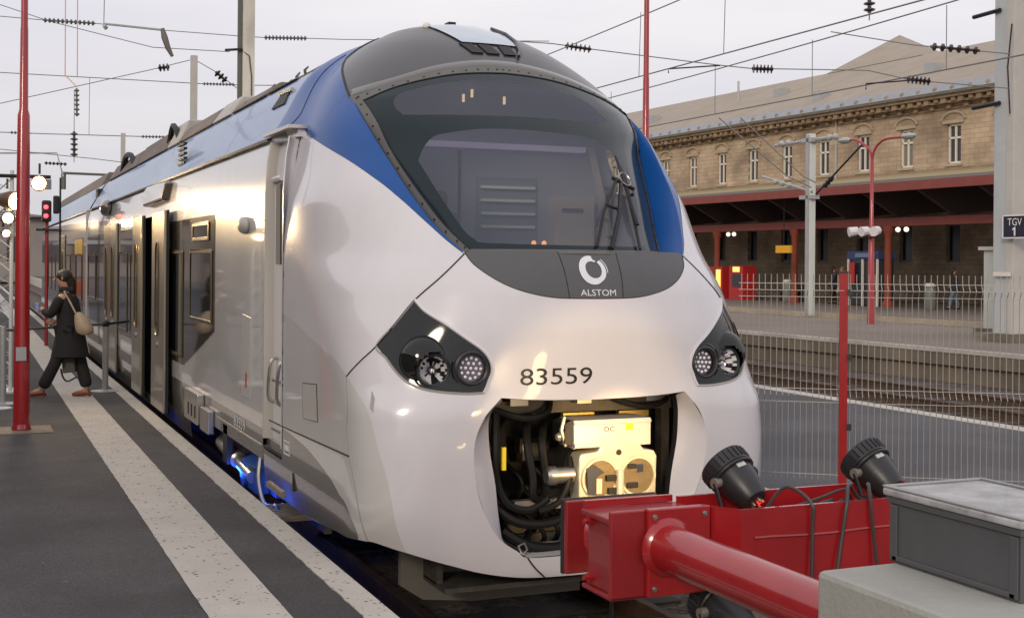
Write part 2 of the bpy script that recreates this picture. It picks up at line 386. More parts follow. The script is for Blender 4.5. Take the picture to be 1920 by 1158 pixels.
mb = MB(); hw = .46
edges = [Y0]+[e for w_ in wins for e in (w_-hw, w_+hw)]+[Y1]
stbox(mb, (46, Y0, .55), (60, Y1, 2.5)); stbox(mb, (46, Y0, 4.4), (60, Y1, 7.3)); stbox(mb, (46, Y0, 9.22), (60, Y1, 10.2))
for i in range(0, len(edges), 2):
    stbox(mb, (46, edges[i], 7.3), (47.5, edges[i+1], 9.22)); stbox(mb, (46, edges[i], 2.5), (47.5, edges[i+1], 4.4))
stbox(mb, (46.6, Y0, 2.5), (60, Y1, 4.4)); stbox(mb, (46.6, Y0, 7.3), (60, Y1, 9.22))
mb.build('wall', stone, bd, 0)
corn = mat('sooty_cornice_stone', (.28, .20, .13), .8, var=.35, vscale=1.2); lime = mat('pale_dressed_stone', (.42, .34, .23), .8, var=.15, vscale=2)
winfr = mat('white_window_frame', (.70, .67, .60), .5)
pane = mat('dark_window_pane', (.06, .055, .065), .15, spec=.4)
pane2 = mat('curtained_pane', (.22, .19, .16), .3); pane3 = mat('brownish_pane', (.12, .08, .07), .2)
mb = MB()
stbox(mb, (45.55, Y0, 10.2), (46.3, Y1, 10.32)); stbox(mb, (45.3, Y0, 10.45), (46.3, Y1, 10.6)); stbox(mb, (45.93, Y0, 7.0), (46.05, Y1, 7.12)); stbox(mb, (45.9, Y0, 9.95), (46.02, Y1, 10.02))
mb.build('cornice', corn, bd, 0)
gut = mat('grey_zinc_gutter', (.33, .35, .38), .45, .5, var=.1, vscale=2)
mb = MB(); mb.prism([(45.15, 10.6), (45.05, 10.72), (45.4, 11.15), (46.3, 11.5), (46.3, 10.6)], lambda u, v, q: ST(u, q, v), Y0-.3, Y1+.3); mb.build('gutter', gut, bd, 0)
mb = MB(); mb.prism([(45.4, 11.15), (54.2, 14.75), (63, 11.15)], lambda u, v, q: ST(u, q, v), Y0-.3, Y1+.3)
mb.add([ST(54.0, 66.1, 14.7), ST(54.0, 62.0, 14.7), ST(54.0, 57.5, 14.7), ST(60, 66, 17.7), ST(68, 57.5, 12), ST(68, 66.1, 12)], [(0, 3, 1), (1, 3, 2), (2, 3, 4), (4, 3, 5), (5, 3, 0)])
rf = mb.build('roof', roofm, bd, 0)
for (yy, xx) in ((51.3, 49), (45, 48.4), (65.5, 50), (79, 49), (87, 49.5), (58, 47)):
    z = 11.15+(xx-45.4)*.409
    MB().box((xx-.4, yy-.35, z-.3), (xx+.4, yy+.35, z+.35), STM).build('skylight', galv, rf, 0)
MB().cyl(ST(50.6, 71, 12.8), ST(50.6, 71, 14.6), .07).build('vent_pipe', galv, rf)
k = 0; y = Y0+.5
while k < 74:
    mb = MB(); stbox(mb, (45.4, y-.16, 10.2), (46.05, y+.16, 10.46)); stbox(mb, (45.75, y-.12, 9.98), (46.05, y+.12, 10.2))
    mb.ball(ST(45.2, y+.3, 10.82), .13, 8, 5, (1, 1, 1.2)); mb.cyl(ST(45.2, y+.3, 10.6), ST(45.2, y+.3, 10.8), .1, n=8)
    stbox(mb, (45.4, y+.38, 10.26), (45.95, y+.62, 10.46))
    mb.build('bracket', corn, bd, 0); k += 1; y += 1.13
for w_ in wins:
    mb = MB(); M_ = STM
    for (a, b, c, d) in ((w_-hw, 7.3, w_-hw+.09, 9.22), (w_+hw-.09, 7.3, w_+hw, 9.22), (w_-hw, 7.3, w_+hw, 7.4), (w_-hw, 9.12, w_+hw, 9.22), (w_-.045, 7.4, w_+.045, 9.12), (w_-hw, 8.5, w_+hw, 8.6)):
        mb.box((46.12, a, b), (46.2, c, d), STM)
    f = mb.build('window', winfr, bd, 0)
    MB().box((46.22, w_-hw+.05, 7.35), (46.26, w_+hw-.05, 9.17), STM).build('pane', (pane, pane2, pane3)[rnd.choice((0, 0, 1, 2))], f, 0)
    mb = MB(); mb.box((45.9, w_-hw-.1, 7.16), (46.1, w_+hw+.1, 7.28), STM)
    mb.build('window_sill', lime, bd, 0); mb = MB(); mb.box((45.9, w_-hw-.22, 9.24), (46.05, w_+hw+.22, 9.40), STM)
    for i in range(7):
        a = -1+i/3.5*1; 
    arc = [(w_-hw-.3, 9.42)]+[(w_+(hw+.3)*math.cos(math.pi*(1-i/10)), 9.42+.38*math.sin(math.pi*i/10)) for i in range(11)]+[(w_+hw+.3, 9.42)]
    for i in range(11): 
        a = arc[i]; b = arc[i+1]
        if a != b: mb.tube([ST(45.95, a[0], a[1]), ST(45.95, b[0], b[1])], .07, 5)
    mb.build('window_pediment', lime, bd, 0)
    if w_ < 80:
        mb = MB()
        for (a, b, c, d) in ((w_-hw, 2.5, w_-hw+.08, 4.4), (w_+hw-.08, 2.5, w_+hw, 4.4), (w_-hw, 4.3, w_+hw, 4.4), (w_-hw, 2.5, w_+hw, 2.6)): mb.box((46.12, a, b), (46.2, c, d), STM)
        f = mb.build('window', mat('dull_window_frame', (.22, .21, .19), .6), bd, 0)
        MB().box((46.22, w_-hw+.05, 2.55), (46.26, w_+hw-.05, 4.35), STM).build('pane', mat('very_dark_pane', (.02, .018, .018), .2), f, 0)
MB().tube([ST(45.95, 55.4, 10.2), ST(45.95, 55.4, 5.9)], .07).build('downpipe', galv, bd)
# ------------------------------------------------------------------ canopy
cn = thing('platform_canopy', ST(40, 60, .55), 'long red edged platform canopy on red columns in front of the station building', 'canopy')
redc = mat('canopy_red', (.23, .052, .040), .6, var=.12, vscale=2); redcol = mat('column_orange_red', (.26, .055, .032), .55, var=.15, vscale=3)
olive = mat('olive_yellow_board', (.30, .235, .115), .7, var=.12, vscale=1)
stbox(MB(), (35.9, Y0-6, 5.32), (36.0, 110, 5.68)).build('fascia', redc, cn, 0)
stbox(MB(), (35.95, Y0-6, 5.68), (46, 110, 5.8)).build('roof', mat('canopy_zinc', (.2, .19, .18), .7), cn, 0)
MB().prism([(36.0, 5.8), (46.0, 7.02), (46.0, 5.8)], lambda u, v, q: ST(u, q, v), Y0-6, 110).build('flashing_board', olive, cn, 0)
stbox(MB(), (38, Y0-6, 4.0), (38.2, 110, 4.35)).build('beam', redc, cn, 0)
darkb = mat('dark_canopy_timber', (.055, .035, .03), .8)
for i in range(24):
    y = Y0-5+i*3.2; mb = MB(); mb.prism([(36.1, 5.66), (45.9, 5.66), (45.9, 5.2), (38.2, 4.4), (38, 4.4), (36.1, 5.35)], lambda u, v, q: ST(u, q, v), y, y+.18); mb.build('rafter', darkb, cn, 0)
for i in range(12):
    y = 29.8+i*6.35
    mb = MB(); mb.lathe(ST(38.1, y, .55), ST(38.1, y, 4.0), [(0, .24), (.06, .24), (.08, .16), (.9, .15), (.93, .22), (1, .26)], 12); mb.build('column', redcol, cn)
# ------------------------------------------------------------------ things under the canopy
vm_ = thing('vending_machine', ST(38, 53.4, .55), 'red vending machine with lit yellow panel under the far canopy', 'vending machine')
lit = mat('lit_yellow_panel', (.9, .7, .2), .5, emit=(1, .62, .12), es=1.3); vred = mat('vending_red', (.42, .02, .02), .4)
stbox(MB(), (38, 52.8, .55), (38.8, 54.0, 2.25)).build('cabinet', vred, vm_, 0)
stbox(MB(), (37.97, 53.1, 1.95), (37.995, 53.65, 2.2)).build('header_panel', lit, vm_, 0)
stbox(MB(), (37.97, 52.95, 1.2), (37.995, 53.7, 1.85)).build('display_window', pane, vm_, 0)
vm2 = thing('vending_machine', ST(38, 55.6, .55), 'red vending machine with glowing yellow front beside the train nose', 'vending machine')
stbox(MB(), (38, 54.6, .55), (38.8, 55.9, 2.2)).build('cabinet', vred, vm2, 0)
stbox(MB(), (37.97, 54.75, 1.0), (37.995, 55.2, 2.05)).build('display_window', lit, vm2, 0)
sg = thing('hanging_sign', ST(36.6, 47.6, 2.9), 'small yellow sign fixed beside a red canopy column', 'sign')
MB().box((36.5, 47.1, 2.87), (36.6, 48.2, 3.21), STM).build('sign_board', mat('sign_yellow', (.75, .38, .01), .5), sg, 0)
MB().tube([ST(36.55, 47.65, 3.21), ST(36.55, 47.65, 5.4)], .02).build('hanger', blackm, sg)
kb = thing('phone_kiosk', ST(38, 44, .55), 'glass kiosk with blue header and white posts under the canopy', 'kiosk')
kblue = mat('kiosk_blue', (.03, .05, .14), .4)
stbox(MB(), (38, 43.0, 2.6), (39, 45.0, 2.95)).build('header', kblue, kb, 0)
stbox(MB(), (38.1, 43.1, .6), (38.95, 44.9, 2.6)).build('booth', mat('kiosk_dark_glass', (.03, .032, .04), .15), kb, 0)
for y in (43.03, 43.97, 44.9): stbox(MB(), (37.98, y, .55), (38.06, y+.07, 2.6)).build('post', winfr, kb, 0)
stbox(MB(), (37.94, 44.45, 1.5), (37.97, 44.8, 2.45)).build('poster', vred, kb, 0)
MB().box((37.93, 43.15, 2.68), (37.97, 44.4, 2.86), STM).build('lettering_strip', mat('pale_blue_strip', (.15, .2, .35), .5), kb, 0)
gm = mat('green_litter_bin', (.16, .17, .15), .5)
for (y, x, lb) in ((49.9, 38.5, 'grey litter bin standing near the column by the vending machines'), (39.9, 38, 'dark litter bin with white rim at mid platform')):
    b = thing('litter_bin', ST(x, y, .55), lb, 'litter bin'); MB().lathe(ST(x, y, .55), ST(x, y, 1.5), [(0, .2), (.1, .24), (.9, .24), (1, .2)], 12).build('bin_body', gm, b)
    MB().lathe(ST(x, y, 1.5), ST(x, y, 1.62), [(0, .25), (1, .15)], 12).build('bin_lid', winfr, b)
for j, y in enumerate((46.5, 50.9)):
    b = thing('bench', ST(39.5, y, .55), ('dark slatted bench under the canopy by the kiosk', 'dark slatted bench under the canopy near the yellow sign')[j], 'bench')
    stbox(MB(), (39.3, y-.8, .98), (39.75, y+.8, 1.04)).build('seat', darkb, b, 0); stbox(MB(), (39.75, y-.8, 1.1), (39.8, y+.8, 1.45)).build('backrest', darkb, b, 0)
    for q in (-.6, .6): stbox(MB(), (39.35, y+q, .55), (39.75, y+q+.06, .98)).build('leg', blackm, b, 0)
lampw = mat('small_lit_lamp', (.9, .85, .7), .5, emit=(1, .9, .7), es=1.2)
for j, (y, lb) in enumerate(((53.6, 'pair of small round lamps under the canopy above the vending machines'), (41.3, 'pair of small round lamps under the canopy right of the street lamp'))):
    b = thing('canopy_lamp', ST(38.1, y, 4.0), lb, 'lamp', 'small round lamps under the far canopy')
    for q in (0, .5): MB().ball(ST(38.0, y+q, 3.85), .11, 8, 6).build('bulb', lampw, b)
    stbox(MB(), (38.02, y-.1, 3.93), (38.1, y+.6, 4.0)).build('bar', blackm, b, 0)
# ------------------------------------------------------------------ masts
mw = thing('catenary_mast', ST(29.0, 36.3, .55), 'pale steel catenary mast with brackets beside the double street lamp', 'mast')
palem = mat('pale_painted_steel', (.58, .60, .56), .5, var=.06, vscale=1)
MB().box((28.85, 36.15, .55), (29.1, 36.40, 6.95), STM).build('pole', palem, mw, 0, .02)
MB().box((28.8, 36.2, .6), (28.845, 36.35, 6.9), STM).build('flange', galv, mw, 0)
mb = MB(); mb.tube([ST(29, 34.9, 6.75), ST(29, 38.4, 6.7)], .06); mb.box((28.8, 36.0, 6.65), (29.2, 36.6, 6.8), STM)
for q in (35.0, 35.3, 37.6, 38.0): mb.ball(ST(29, q, 6.75), .12, 8, 5)
mb.build('bracket', galv, mw)
mb = MB(); mb.tube([ST(28.9, 36.1, 4.9), ST(28.9, 39.0, 5.6)], .05); mb.box((28.8, 36.0, 4.65), (29.15, 36.7, 4.78), STM)
for q in (37.4, 37.8, 38.2): mb.ball(ST(28.9, q, 5.2+(q-37.4)*.2), .11, 8, 5)
mb.build('lower_bracket', galv, mw)
mb = MB(); mb.tube([ST(28.9, 35.9, 4.8), ST(28.6, 33.2, 6.3)], .035); mb.lathe(ST(28.86, 35.4, 5.05), ST(28.82, 34.9, 5.35), [(0, .05), (.1, .1), (.3, .05), (.4, .1), (.6, .05), (.7, .1), (1, .05)], 8); mb.build('strut', blackm, mw)
mh = thing('catenary_mast', ST(23.7, 22.3, .55), 'thick pale concrete mast carrying the black and white platform sign at right', 'mast')
palec = mat('pale_blue_concrete', (.44, .46, .47), .6, var=.08, vscale=1.5); palec2 = mat('pale_beige_concrete', (.48, .46, .43), .7, var=.08, vscale=2)
MB().box((23.5, 22.25, .55), (24.0, 22.62, 11), STM).build('pole', palec, mh, 0, .02)
MB().box((23.48, 22.0, .55), (24.05, 22.24, 11), STM).build('flange', palec2, mh, 0, .02)
MB().box((23.2, 21.8, .5), (24.3, 22.9, .75), STM).build('base', concd, mh, 0)
for z in (6.2, 8.4): MB().tube([ST(23.45, 22.4, z), ST(23.4, 23.2, z-.05)], .05).build('bracket', blackm, mh)
MB().tube([ST(23.4, 22.0, 8.0), ST(23.38, 22.1, 7.0), ST(23.38, 22.02, 5.9)], .02).build('cable', blackm, mh)
MB().box((23.38, 22.0, 2.1), (23.42, 22.5, 2.2), STM).build('number_plate', winfr, mh, 0)
tg = thing('platform_sign', ST(23.3, 21.9, 3.0), 'black sign with white lettering TGV 1 fixed to the thick mast', 'sign')
sgw = mat('sign_white', (.75, .75, .75), .5); sgb = mat('sign_black', (.015, .013, .03), .4)
MB().box((23.32, 21.42, 2.98), (23.37, 22.16, 3.53), STM).build('sign_board', sgb, tg, 0)
mb = MB()
for (a, b, c, d) in ((21.42, 2.98, 22.16, 3.01), (21.42, 3.5, 22.16, 3.53), (21.42, 2.98, 21.45, 3.53), (22.13, 2.98, 22.16, 3.53)): mb.box((23.305, a, b), (23.318, c, d), STM)
mb.build('border', sgw, tg, 0)
text('TGV', tg, 'lettering', sgw, 22.0, 21.58, 3.28, 3.45, lambda u, v: ST(23.31, u, v)); MB().prism([(21.81, 3.04), (21.81, 3.19), (21.85, 3.17), (21.86, 3.20), (21.80, 3.245), (21.765, 3.245), (21.765, 3.04)], lambda u, v, t: ST(23.31-t, u, v), 0, .003).build('numeral', sgw, tg, 0)
cbn = thing('concrete_cabin', ST(26, 24, .55), 'low pale concrete hut beside the thick mast at the right edge', 'hut')
MB().box((25.5, 22.3, .7), (27.4, 24.85, 2.75), STM).build('wall', mat('cabin_render', (.50, .51, .47), .7, var=.08, vscale=2), cbn, 0)
MB().box((25.4, 22.2, 2.75), (27.5, 24.95, 2.84), STM).build('roof', palec2, cbn, 0); MB().box((25.3, 22.2, .5), (27.6, 25.0, .72), STM).build('base', concd, cbn, 0)
ld = thing('ladder', ST(26.2, 24.6, 2.84), 'grey steel ladder standing on the concrete hut against the mast', 'ladder')
A0, A1, B0, B1 = ST(26.1, 25.0, 2.84), ST(25.9, 24.5, 6.0), ST(26.1, 24.35, 2.84), ST(25.9, 24.2, 6.0)
MB().tube([A0, A1], .03).build('rail', galv, ld); MB().tube([B0, B1], .03).build('rail', galv, ld)
for i in range(9):
    q = .05+i*.11; MB().tube([A0.lerp(A1, q), B0.lerp(B1, q)], .018, 5).build('rung', galv, ld)
# double street lamp
sl_ = thing('street_lamp', ST(26.6, 30.4, .55), 'red double armed street lamp carrying three white spotlights halfway up', 'street lamp')
lred = mat('lamp_post_red', (.36, .035, .04), .4, coat=.4)
MB().lathe(ST(26.6, 30.4, .55), ST(26.6, 30.4, 5.6), [(0, .115), (.55, .085), (.56, .06), (1, .05)], 10).build('pole', lred, sl_)
for s_, e_ in ((1, (31.75, 6.2)), (-1, (28.75, 6.1))):
    pts = crs([(26.6, 30.4, 5.5), (26.6, 30.4+.12*s_, 5.85), (26.6, 30.4+.5*s_, 6.1), (26.6, e_[0]-.5*s_, e_[1]+.02), (26.6, e_[0], e_[1])], 4)
    MB().tube([ST(*p_) for p_ in pts], .04).build('arm', lred, sl_)
    MB().ball(ST(26.6, e_[0]-.1*s_, e_[1]+.02), .3, 10, 6, (.5, 1, .35)).build('lamp_head', galv, sl_)
for q in (-.5, 0, .5):
    sp_ = MB(); sp_.cyl(ST(26.4, 30.35+q*.9, 3.38), ST(26.15, 30.35+q*1.1, 3.34), .13, .15, 10); sp_.build('spotlight', mat('white_lamp_body', (.7, .68, .68), .4), sl_)
MB().box((26.45, 29.9, 3.15), (26.5, 30.9, 3.2), STM).build('spotlight_bar', blackm, sl_, 0)
# tapered red lamp columns
def redcolumn(x, y, lab, n_):
    o = thing('lamp_column', (x, y, .55), lab, 'lamp post', 'tapered red lamp columns')
    MB().lathe((x, y, .55), (x, y, 8.5), [(0, .085), (.41, .062), (.418, .045), (.52, .04), (.527, .036), (1, .028)], 12).build('pole', redp, o)
    MB().box((x-.3, y-.3, .55), (x+.3, y+.3, .562)).build('base_plate', concd, o, 0)
    return o
lc = redcolumn(-3.04, 7.08, 'tapered red lamp column in the left foreground of the dark platform', 0)
MB().box((-3.10, 6.985, 1.28), (-3.0, 6.999, 1.42)).build('sticker', galv, lc, 0)
MB().lathe((-3.04, 7.08, .57), (-3.04, 7.08, .62), [(0, .1), (1, .088)], 12).build('collar', redp, lc)
redcolumn(4.42, 7.33, 'tapered red lamp column rising behind the train nose', 1)
# masts at left
MASTC = mat('mast_concrete', (.62, .59, .52), .8, var=.25, vscale=2, stretch=(1, 1, .3)); darkg = mat('mast_dark_steel', (.12, .12, .11), .6)  # dark grey steel for the mast flange and the far bracket
for (x, y, w_, z1, lb, two) in ((2.44, 22.95, .27, 11, 'tall weathered concrete catenary mast rising above the train roof', 1), (3.7, 38.7, .22, 9.5, 'pale square topped catenary mast with guy wires beyond the tall one', 0), (5.3, 76, .26, 10.2, 'small distant catenary mast with cluttered brackets far along the train', 0)):
    o = thing('catenary_mast', (x, y, .0), lb, 'mast'); MB().box((x-w_/2, y-w_/2, -.2), (x+w_/2, y+w_/2, z1)).build('pole', MASTC if two else palec2, o, 0)
    if two:
        MB().box((x-w_/2-.1, y-.05, 0), (x-w_/2-.01, y+.05, z1)).build('flange', darkg, o, 0)
        MB().tube([(x-.2, y-.1, 7.25), (x, y-.16, 7.1), (x+.06, y-.16, 6.6), (x+.05, y-.16, 4)], .012).build('cable', blackm, o)
        MB().tube([(x-.55, y-.1, 7.2), (x-.15, y-.1, 7.25)], .03).build('bracket', brown, o)
        MB().box((x-.3, y-.12, 5.9), (x-.1, y+.1, 6.0)).build('clamp', brown, o, 0)
    if y > 70:
        mb = MB(); mb.tube([(x-3.6, y, 7.6), (x+.2, y-.1, 7.55)], .08); mb.box((x-.6, y-.3, 6.9), (x+1.0, y+.3, 7.6)); mb.tube([(x-3.5, y, 6.6), (x-3.5, y, 7.6)], .15)
        for i in range(8): mb.box((x+rnd.uniform(-.8, 2), y-.2, rnd.uniform(5.8, 7.5)), (x+rnd.uniform(1.2, 2.2), y, rnd.uniform(6.6, 7.6)))
        mb.build('switch_bracket', darkg, o, 0)
# ------------------------------------------------------------------ overhead line
def ins(mbb, a, b, r=.07, n=7):
    a = Vector(a); b = Vector(b); pr = [(0, r*.35)]
    for i in range(n):
        q = (i+.5)/n; pr += [(q-.3/n, r*.35), (q-.1/n, r), (q+.1/n, r), (q+.3/n, r*.35)]
    pr += [(1, r*.35)]; mbb.lathe(a, b, pr, 8)
def wire(name, segs, ins_, lab, r=.010, m=wirem, im=brown, cat='overhead wire', grp=None, ri=.08):
    o = thing(name, segs[0][0], lab, cat, grp); mb = MB()
    for s_ in segs: mb.tube(s_, r, 5)
    mb.build('cable', m, o)
    for a in ins_:
        q = MB(); ins(q, a[0], a[1], a[2] if len(a) > 2 else ri, a[3] if len(a) > 3 else 7); q.build('insulator', im, o)
    return o
def sag(a, b, n=10, d=.15): 
    a = Vector(a); b = Vector(b); return [a.lerp(b, i/n)-Vector((0, 0, d*4*(i/n)*(1-i/n))) for i in range(n+1)]
gi = mat('grey_green_insulator', (.13, .15, .14), .4)
wire('span_wire', [[(-6, 26.5, 8.1), (-2.91, 25.22, 8.0), (-1.98, 24.83, 7.92), (-.86, 24.35, 7.85), (.63, 23.71, 7.7), (2.27, 23.02, 7.58), (2.79, 22.8, 7.55), (3.71, 22.41, 7.54), (4.51, 22.07, 7.52), (8.9, 20.1, 7.5)]], [((-1.98, 24.83, 7.92), (-.86, 24.35, 7.85), .06, 12), ((2.79, 22.8, 7.55), (3.71, 22.41, 7.54), .06, 12)], 'upper cross span wire with two ribbed insulators reaching the tall concrete mast', im=gi)
wire('span_wire', [[(-6, 26.5, 9.9), (-2.91, 25.22, 8.27), (-1.98, 24.83, 7.94), (-1.73, 24.72, 7.86), (.39, 23.82, 7.3), (2.05, 23.11, 7.21)]], [], 'sagging diagonal wire crossing the lamp column and ending at the tall concrete mast')
wire('span_wire', [[(-6, 42.8, 8.9), (-2.57, 41.38, 8.86), (3.99, 38.59, 8.52), (5.3, 38.03, 8.48), (14, 34.3, 8.5)]], [((3.99, 38.59, 8.52), (5.02, 38.15, 8.5), .06, 10)], 'second cross span wire level with the middle mast with one insulator', r=.016, im=gi)
wire('guy_wire', [[(-6, 43, 6.9), (-2.57, 41.37, 7.77), (2.55, 39.2, 9.06), (3.57, 38.77, 9.35)]], [((2.55, 39.2, 9.06), (2.91, 39.04, 9.1), .14, 3)], 'long guy wire climbing to the top of the middle mast', r=.015)
wire('guy_wire', [[(3.81, 38.66, 9.31), (4.41, 38.41, 8.94), (5.2, 38.1, 8.3), (7, 37.4, 7.2)]], [((4.41, 38.41, 8.94), (4.75, 38.26, 8.62), .14, 3)], 'short guy wire falling right from the top of the middle mast', r=.015)
wire('span_wire', [[(-12, 84, 10.4), (-1.78, 79.07, 10.21), (.89, 77.93, 10.13), (6.35, 75.61, 10.01), (8.81, 74.57, 10.0), (20, 70, 10)]], [((-1.2, 78.8, 10.2), (.0, 78.3, 10.15), .1, 6), ((6.35, 75.61, 10.01), (7.89, 74.96, 9.99), .1, 8)], 'far cross span wire above the distant cluttered mast', r=.03, im=gi)
wire('span_wire', [[(-3, 60, 7.7), (2, 58, 7.2), (4.4, 57, 6.9), (14, 53, 7)]], [((-.2, 58.6, 6.95), (.8, 58.2, 6.9), .09, 6)], 'lowest far cross span wire seen above the passenger train roof', r=.02)
pk = mat('copper_pink_rod', (.62, .33, .26), .5)
wire('suspension_rod', [[(-1.92, 18.28, 9), (-1.91, 18.28, 5.77)], [(-1.71, 18.19, 9), (-1.7, 18.19, 5.75)], [(-1.91, 18.28, 5.77), (-1.7, 18.2, 5.55)]], [((-1.71, 18.19, 5.53), (-1.7, 18.19, 5.0), .05, 6)], 'pair of pink suspension rods ending in a hanging insulator at left', r=.009, m=pk, im=gi)
wire('suspension_rod', [[(1.72, 66.72, 11.5), (1.74, 66.71, 7.6)]], [((1.73, 66.71, 9.3), (1.74, 66.71, 7.9), .2, 5)], 'distant hanging insulator on a thin dropper at left', r=.02)
for (a, b, lb) in (((.33, 40.14, 8.72), (.32, 40.14, 6.71), 'single faint vertical dropper right of the hanging insulators'),): wire('dropper', [[a, b]], [], lb, r=.01)
ra = thing('registration_arm', (-1.25, 17.99, 6.72), 'grey registration arm with a dark hanging clevis high at left', 'catenary arm')
mb = MB(); mb.tube([(-1.25, 17.99, 6.74), (-.21, 17.55, 6.63)], .022); mb.tube([(-1.25, 17.99, 6.66), (-1.2, 17.97, 6.70)], .05); mb.build('arm', galv, ra)
MB().tube([(-.24, 17.55, 6.66), (-.2, 17.55, 6.5), (-.14, 17.52, 6.3), (-.06, 17.5, 6.14)], [.035, .06, .05, .03]).build('clevis', mat('weathered_clevis', (.12, .1, .09), .5), ra)
MB().tube([(-1.25, 17.99, 6.7), (-1.22, 17.98, 9)], .008).build('dropper', wirem, ra)
for j, (y, z, x) in enumerate(((60, 7.45, -2.2), (90, 8, -3.5))):
    ra = thing('registration_arm', (x, y, z), ('small distant registration arm above the signal', 'tiny far registration arm over the far end of the train')[j], 'catenary arm')
    MB().tube([(x, y, z), (x+2.6, y-.8, z+.05), (x+2.9, y-.9, z-1.1)], .04).build('arm', galv, ra)
# right hand lines run along the tracks
o = thing('contact_wire', (7.9, 11, 5.8), 'nearest overhead contact wire rising to the upper right behind the red column', 'overhead wire')
MB().tube([(7.9, -10, 5.8), (7.9, 60, 5.8)], .012, 5).build('cable', wirem, o)
o = thing('messenger_wire', (8, 14, 6.95), 'messenger wire at the top right above the nearest contact wire', 'overhead wire')
MB().tube([(7.9, -10, 7.2)]+sag((7.9, 6, 7.2), (8.2, 50, 7.2), 16, .45), .012, 5).build('cable', wirem, o)
for y in (11.0, 13.9, 19): MB().tube([(7.9, y, 5.8), (7.93, y, 7.0)], .007, 4).build('dropper', wirem, o)
o = thing('contact_wire', (12.3, 14, 5.8), 'second contact wire crossing the pale station roof', 'overhead wire')
MB().tube([(12.35, -10, 5.8), (12.3, 60, 5.8)], .014, 5).build('cable', wirem, o)
o = thing('messenger_wire', (12.3, 14, 6.95), 'second messenger wire with droppers above the station ridge', 'overhead wire')
MB().tube([(12.35, -10, 7.1)]+sag((12.35, 8, 7.05), (12.6, 50, 7.3), 16, .35), .014, 5).build('cable', wirem, o)
for y in (10.7, 14.6, 18.3, 23.5): MB().tube([(12.3, y, 5.8), (12.3, y, 6.93)], .008, 4).build('dropper', wirem, o)
wire('span_wire', [[(5, 19.6, 7.3), (8.16, 18.34, 7.12), (8.91, 18.02, 7.01), (11.5, 16.92, 6.68), (12.19, 16.63, 6.61), (14.52, 15.64, 6.59), (15.44, 15.25, 6.38), (15.82, 15.09, 6.35), (17.4, 14.47, 6.23)]], [((8.43, 18.23, 7.08), (8.95, 18.0, 7.0), .09, 6), ((12.19, 16.63, 6.61), (12.62, 16.45, 6.6), .1, 6), ((15.3, 15.3, 6.41), (15.78, 15.1, 6.36), .1, 6)], 'cross span wire with three dark brown ribbed insulators in front of the station roof', r=.012)
wire('hanging_insulator', [[(9.37, 9.14, 9), (9.37, 9.13, 6.15)]], [((9.37, 9.14, 6.75), (9.37, 9.13, 6.27), .09, 5)], 'dark brown insulator hanging at the top edge right of centre', r=.01)
for j, s_ in enumerate((((8.5, 13.85, 5.9), (8.5, 13.85, 5.98), (9.39, 13.47, 6.05)), ((11.91, 12.4, 5.62), (11.91, 12.4, 5.73), (12.77, 12.04, 5.81)))):
    ra = thing('registration_arm', s_[0], ('slim steady arm on the nearest contact wire above the roof end', 'slim steady arm on the second contact wire over the skylights')[j], 'catenary arm'); MB().tube(s_, .014).build('arm', blackm, ra)
for j, s_ in enumerate((((18.0, 27.2, 6.9), (19.97, 26.36, 5.1), (20.69, 26.06, 4.74)), ((18.6, 26.9, 6.9), (20.43, 26.17, 5.1), (20.8, 26.0, 4.9)))): wire('guy_wire', [s_], [], ('left of two slanting guy wires meeting the pale mast bracket', 'right of two slanting guy wires meeting the pale mast bracket')[j], r=.02)
wire('span_wire', [[(17.3, 14.3, 6.95), (15.2, 15.0, 7.1), (13.5, 15.6, 7.35)]], [((16.6, 14.5, 7.0), (15.6, 14.9, 7.08), .09, 6)], 'upper wire with dark insulator at the top right corner', r=.012)

# ------------------------------------------------------------------ added hall, out of view, so the train side mirrors something dark
hl_ = thing('added_reflection_hall', (-13, 20, .55), 'unseen brown hall with columns added beside the left platform for the train to mirror', 'hall')
hm = mat('hall_brown_stone', (.26, .22, .185), .85, var=.35, vscale=.6, stretch=(1, 1, .25))
MB().box((-16, -12, .5), (-13.4, 75, 5.4)).build('wall', hm, hl_, 0); MB().box((-16, -12, 5.4), (-12.0, 75, 6.4)).build('roof', mat('hall_dark_roof', (.16, .13, .11), .8, var=.3, vscale=1), hl_, 0)
for i in range(24):
    y = -10+i*3.5; MB().box((-12.4, y, .55), (-12.1, y+.3, 5.4)).build('column', mat('hall_pale_stone', (.30, .26, .21), .8, var=.2, vscale=2), hl_, 0)
    MB().box((-13.41, y+1.0, 1.2), (-13.38, y+2.4, 4.2)).build('window', pane, hl_, 0)
# ================================================================== THE TRAIN
train = thing('passenger_train', (0, 0, 0), 'white, grey and blue regional passenger train numbered 83559 standing at the platform', 'train')
def lerp_tab(tab,v):
    # smooth (monotone cubic / catmull) interpolation
    n=len(tab)
    if v<=tab[0][0]:return tab[0][1]
    if v>=tab[-1][0]:return tab[-1][1]
    for i in range(n-1):
        if tab[i][0]<=v<=tab[i+1][0]:break
    x0,y0=tab[i];x1,y1=tab[i+1];h=x1-x0
    d=(y1-y0)/h
    def sl(a,b):  # harmonic mean
        return 0 if a*b<=0 else 2*a*b/(a+b)
    m0=sl((y0-tab[i-1][1])/(x0-tab[i-1][0]),d) if i>0 else d
    m1=sl(d,(tab[i+2][1]-y1)/(tab[i+2][0]-x1)) if i<n-2 else d
    t=(v-x0)/h
    return (2*t**3-3*t*t+1)*y0+(t**3-2*t*t+t)*h*m0+(-2*t**3+3*t*t)*y1+(t**3-t*t)*h*m1
YE=2.86
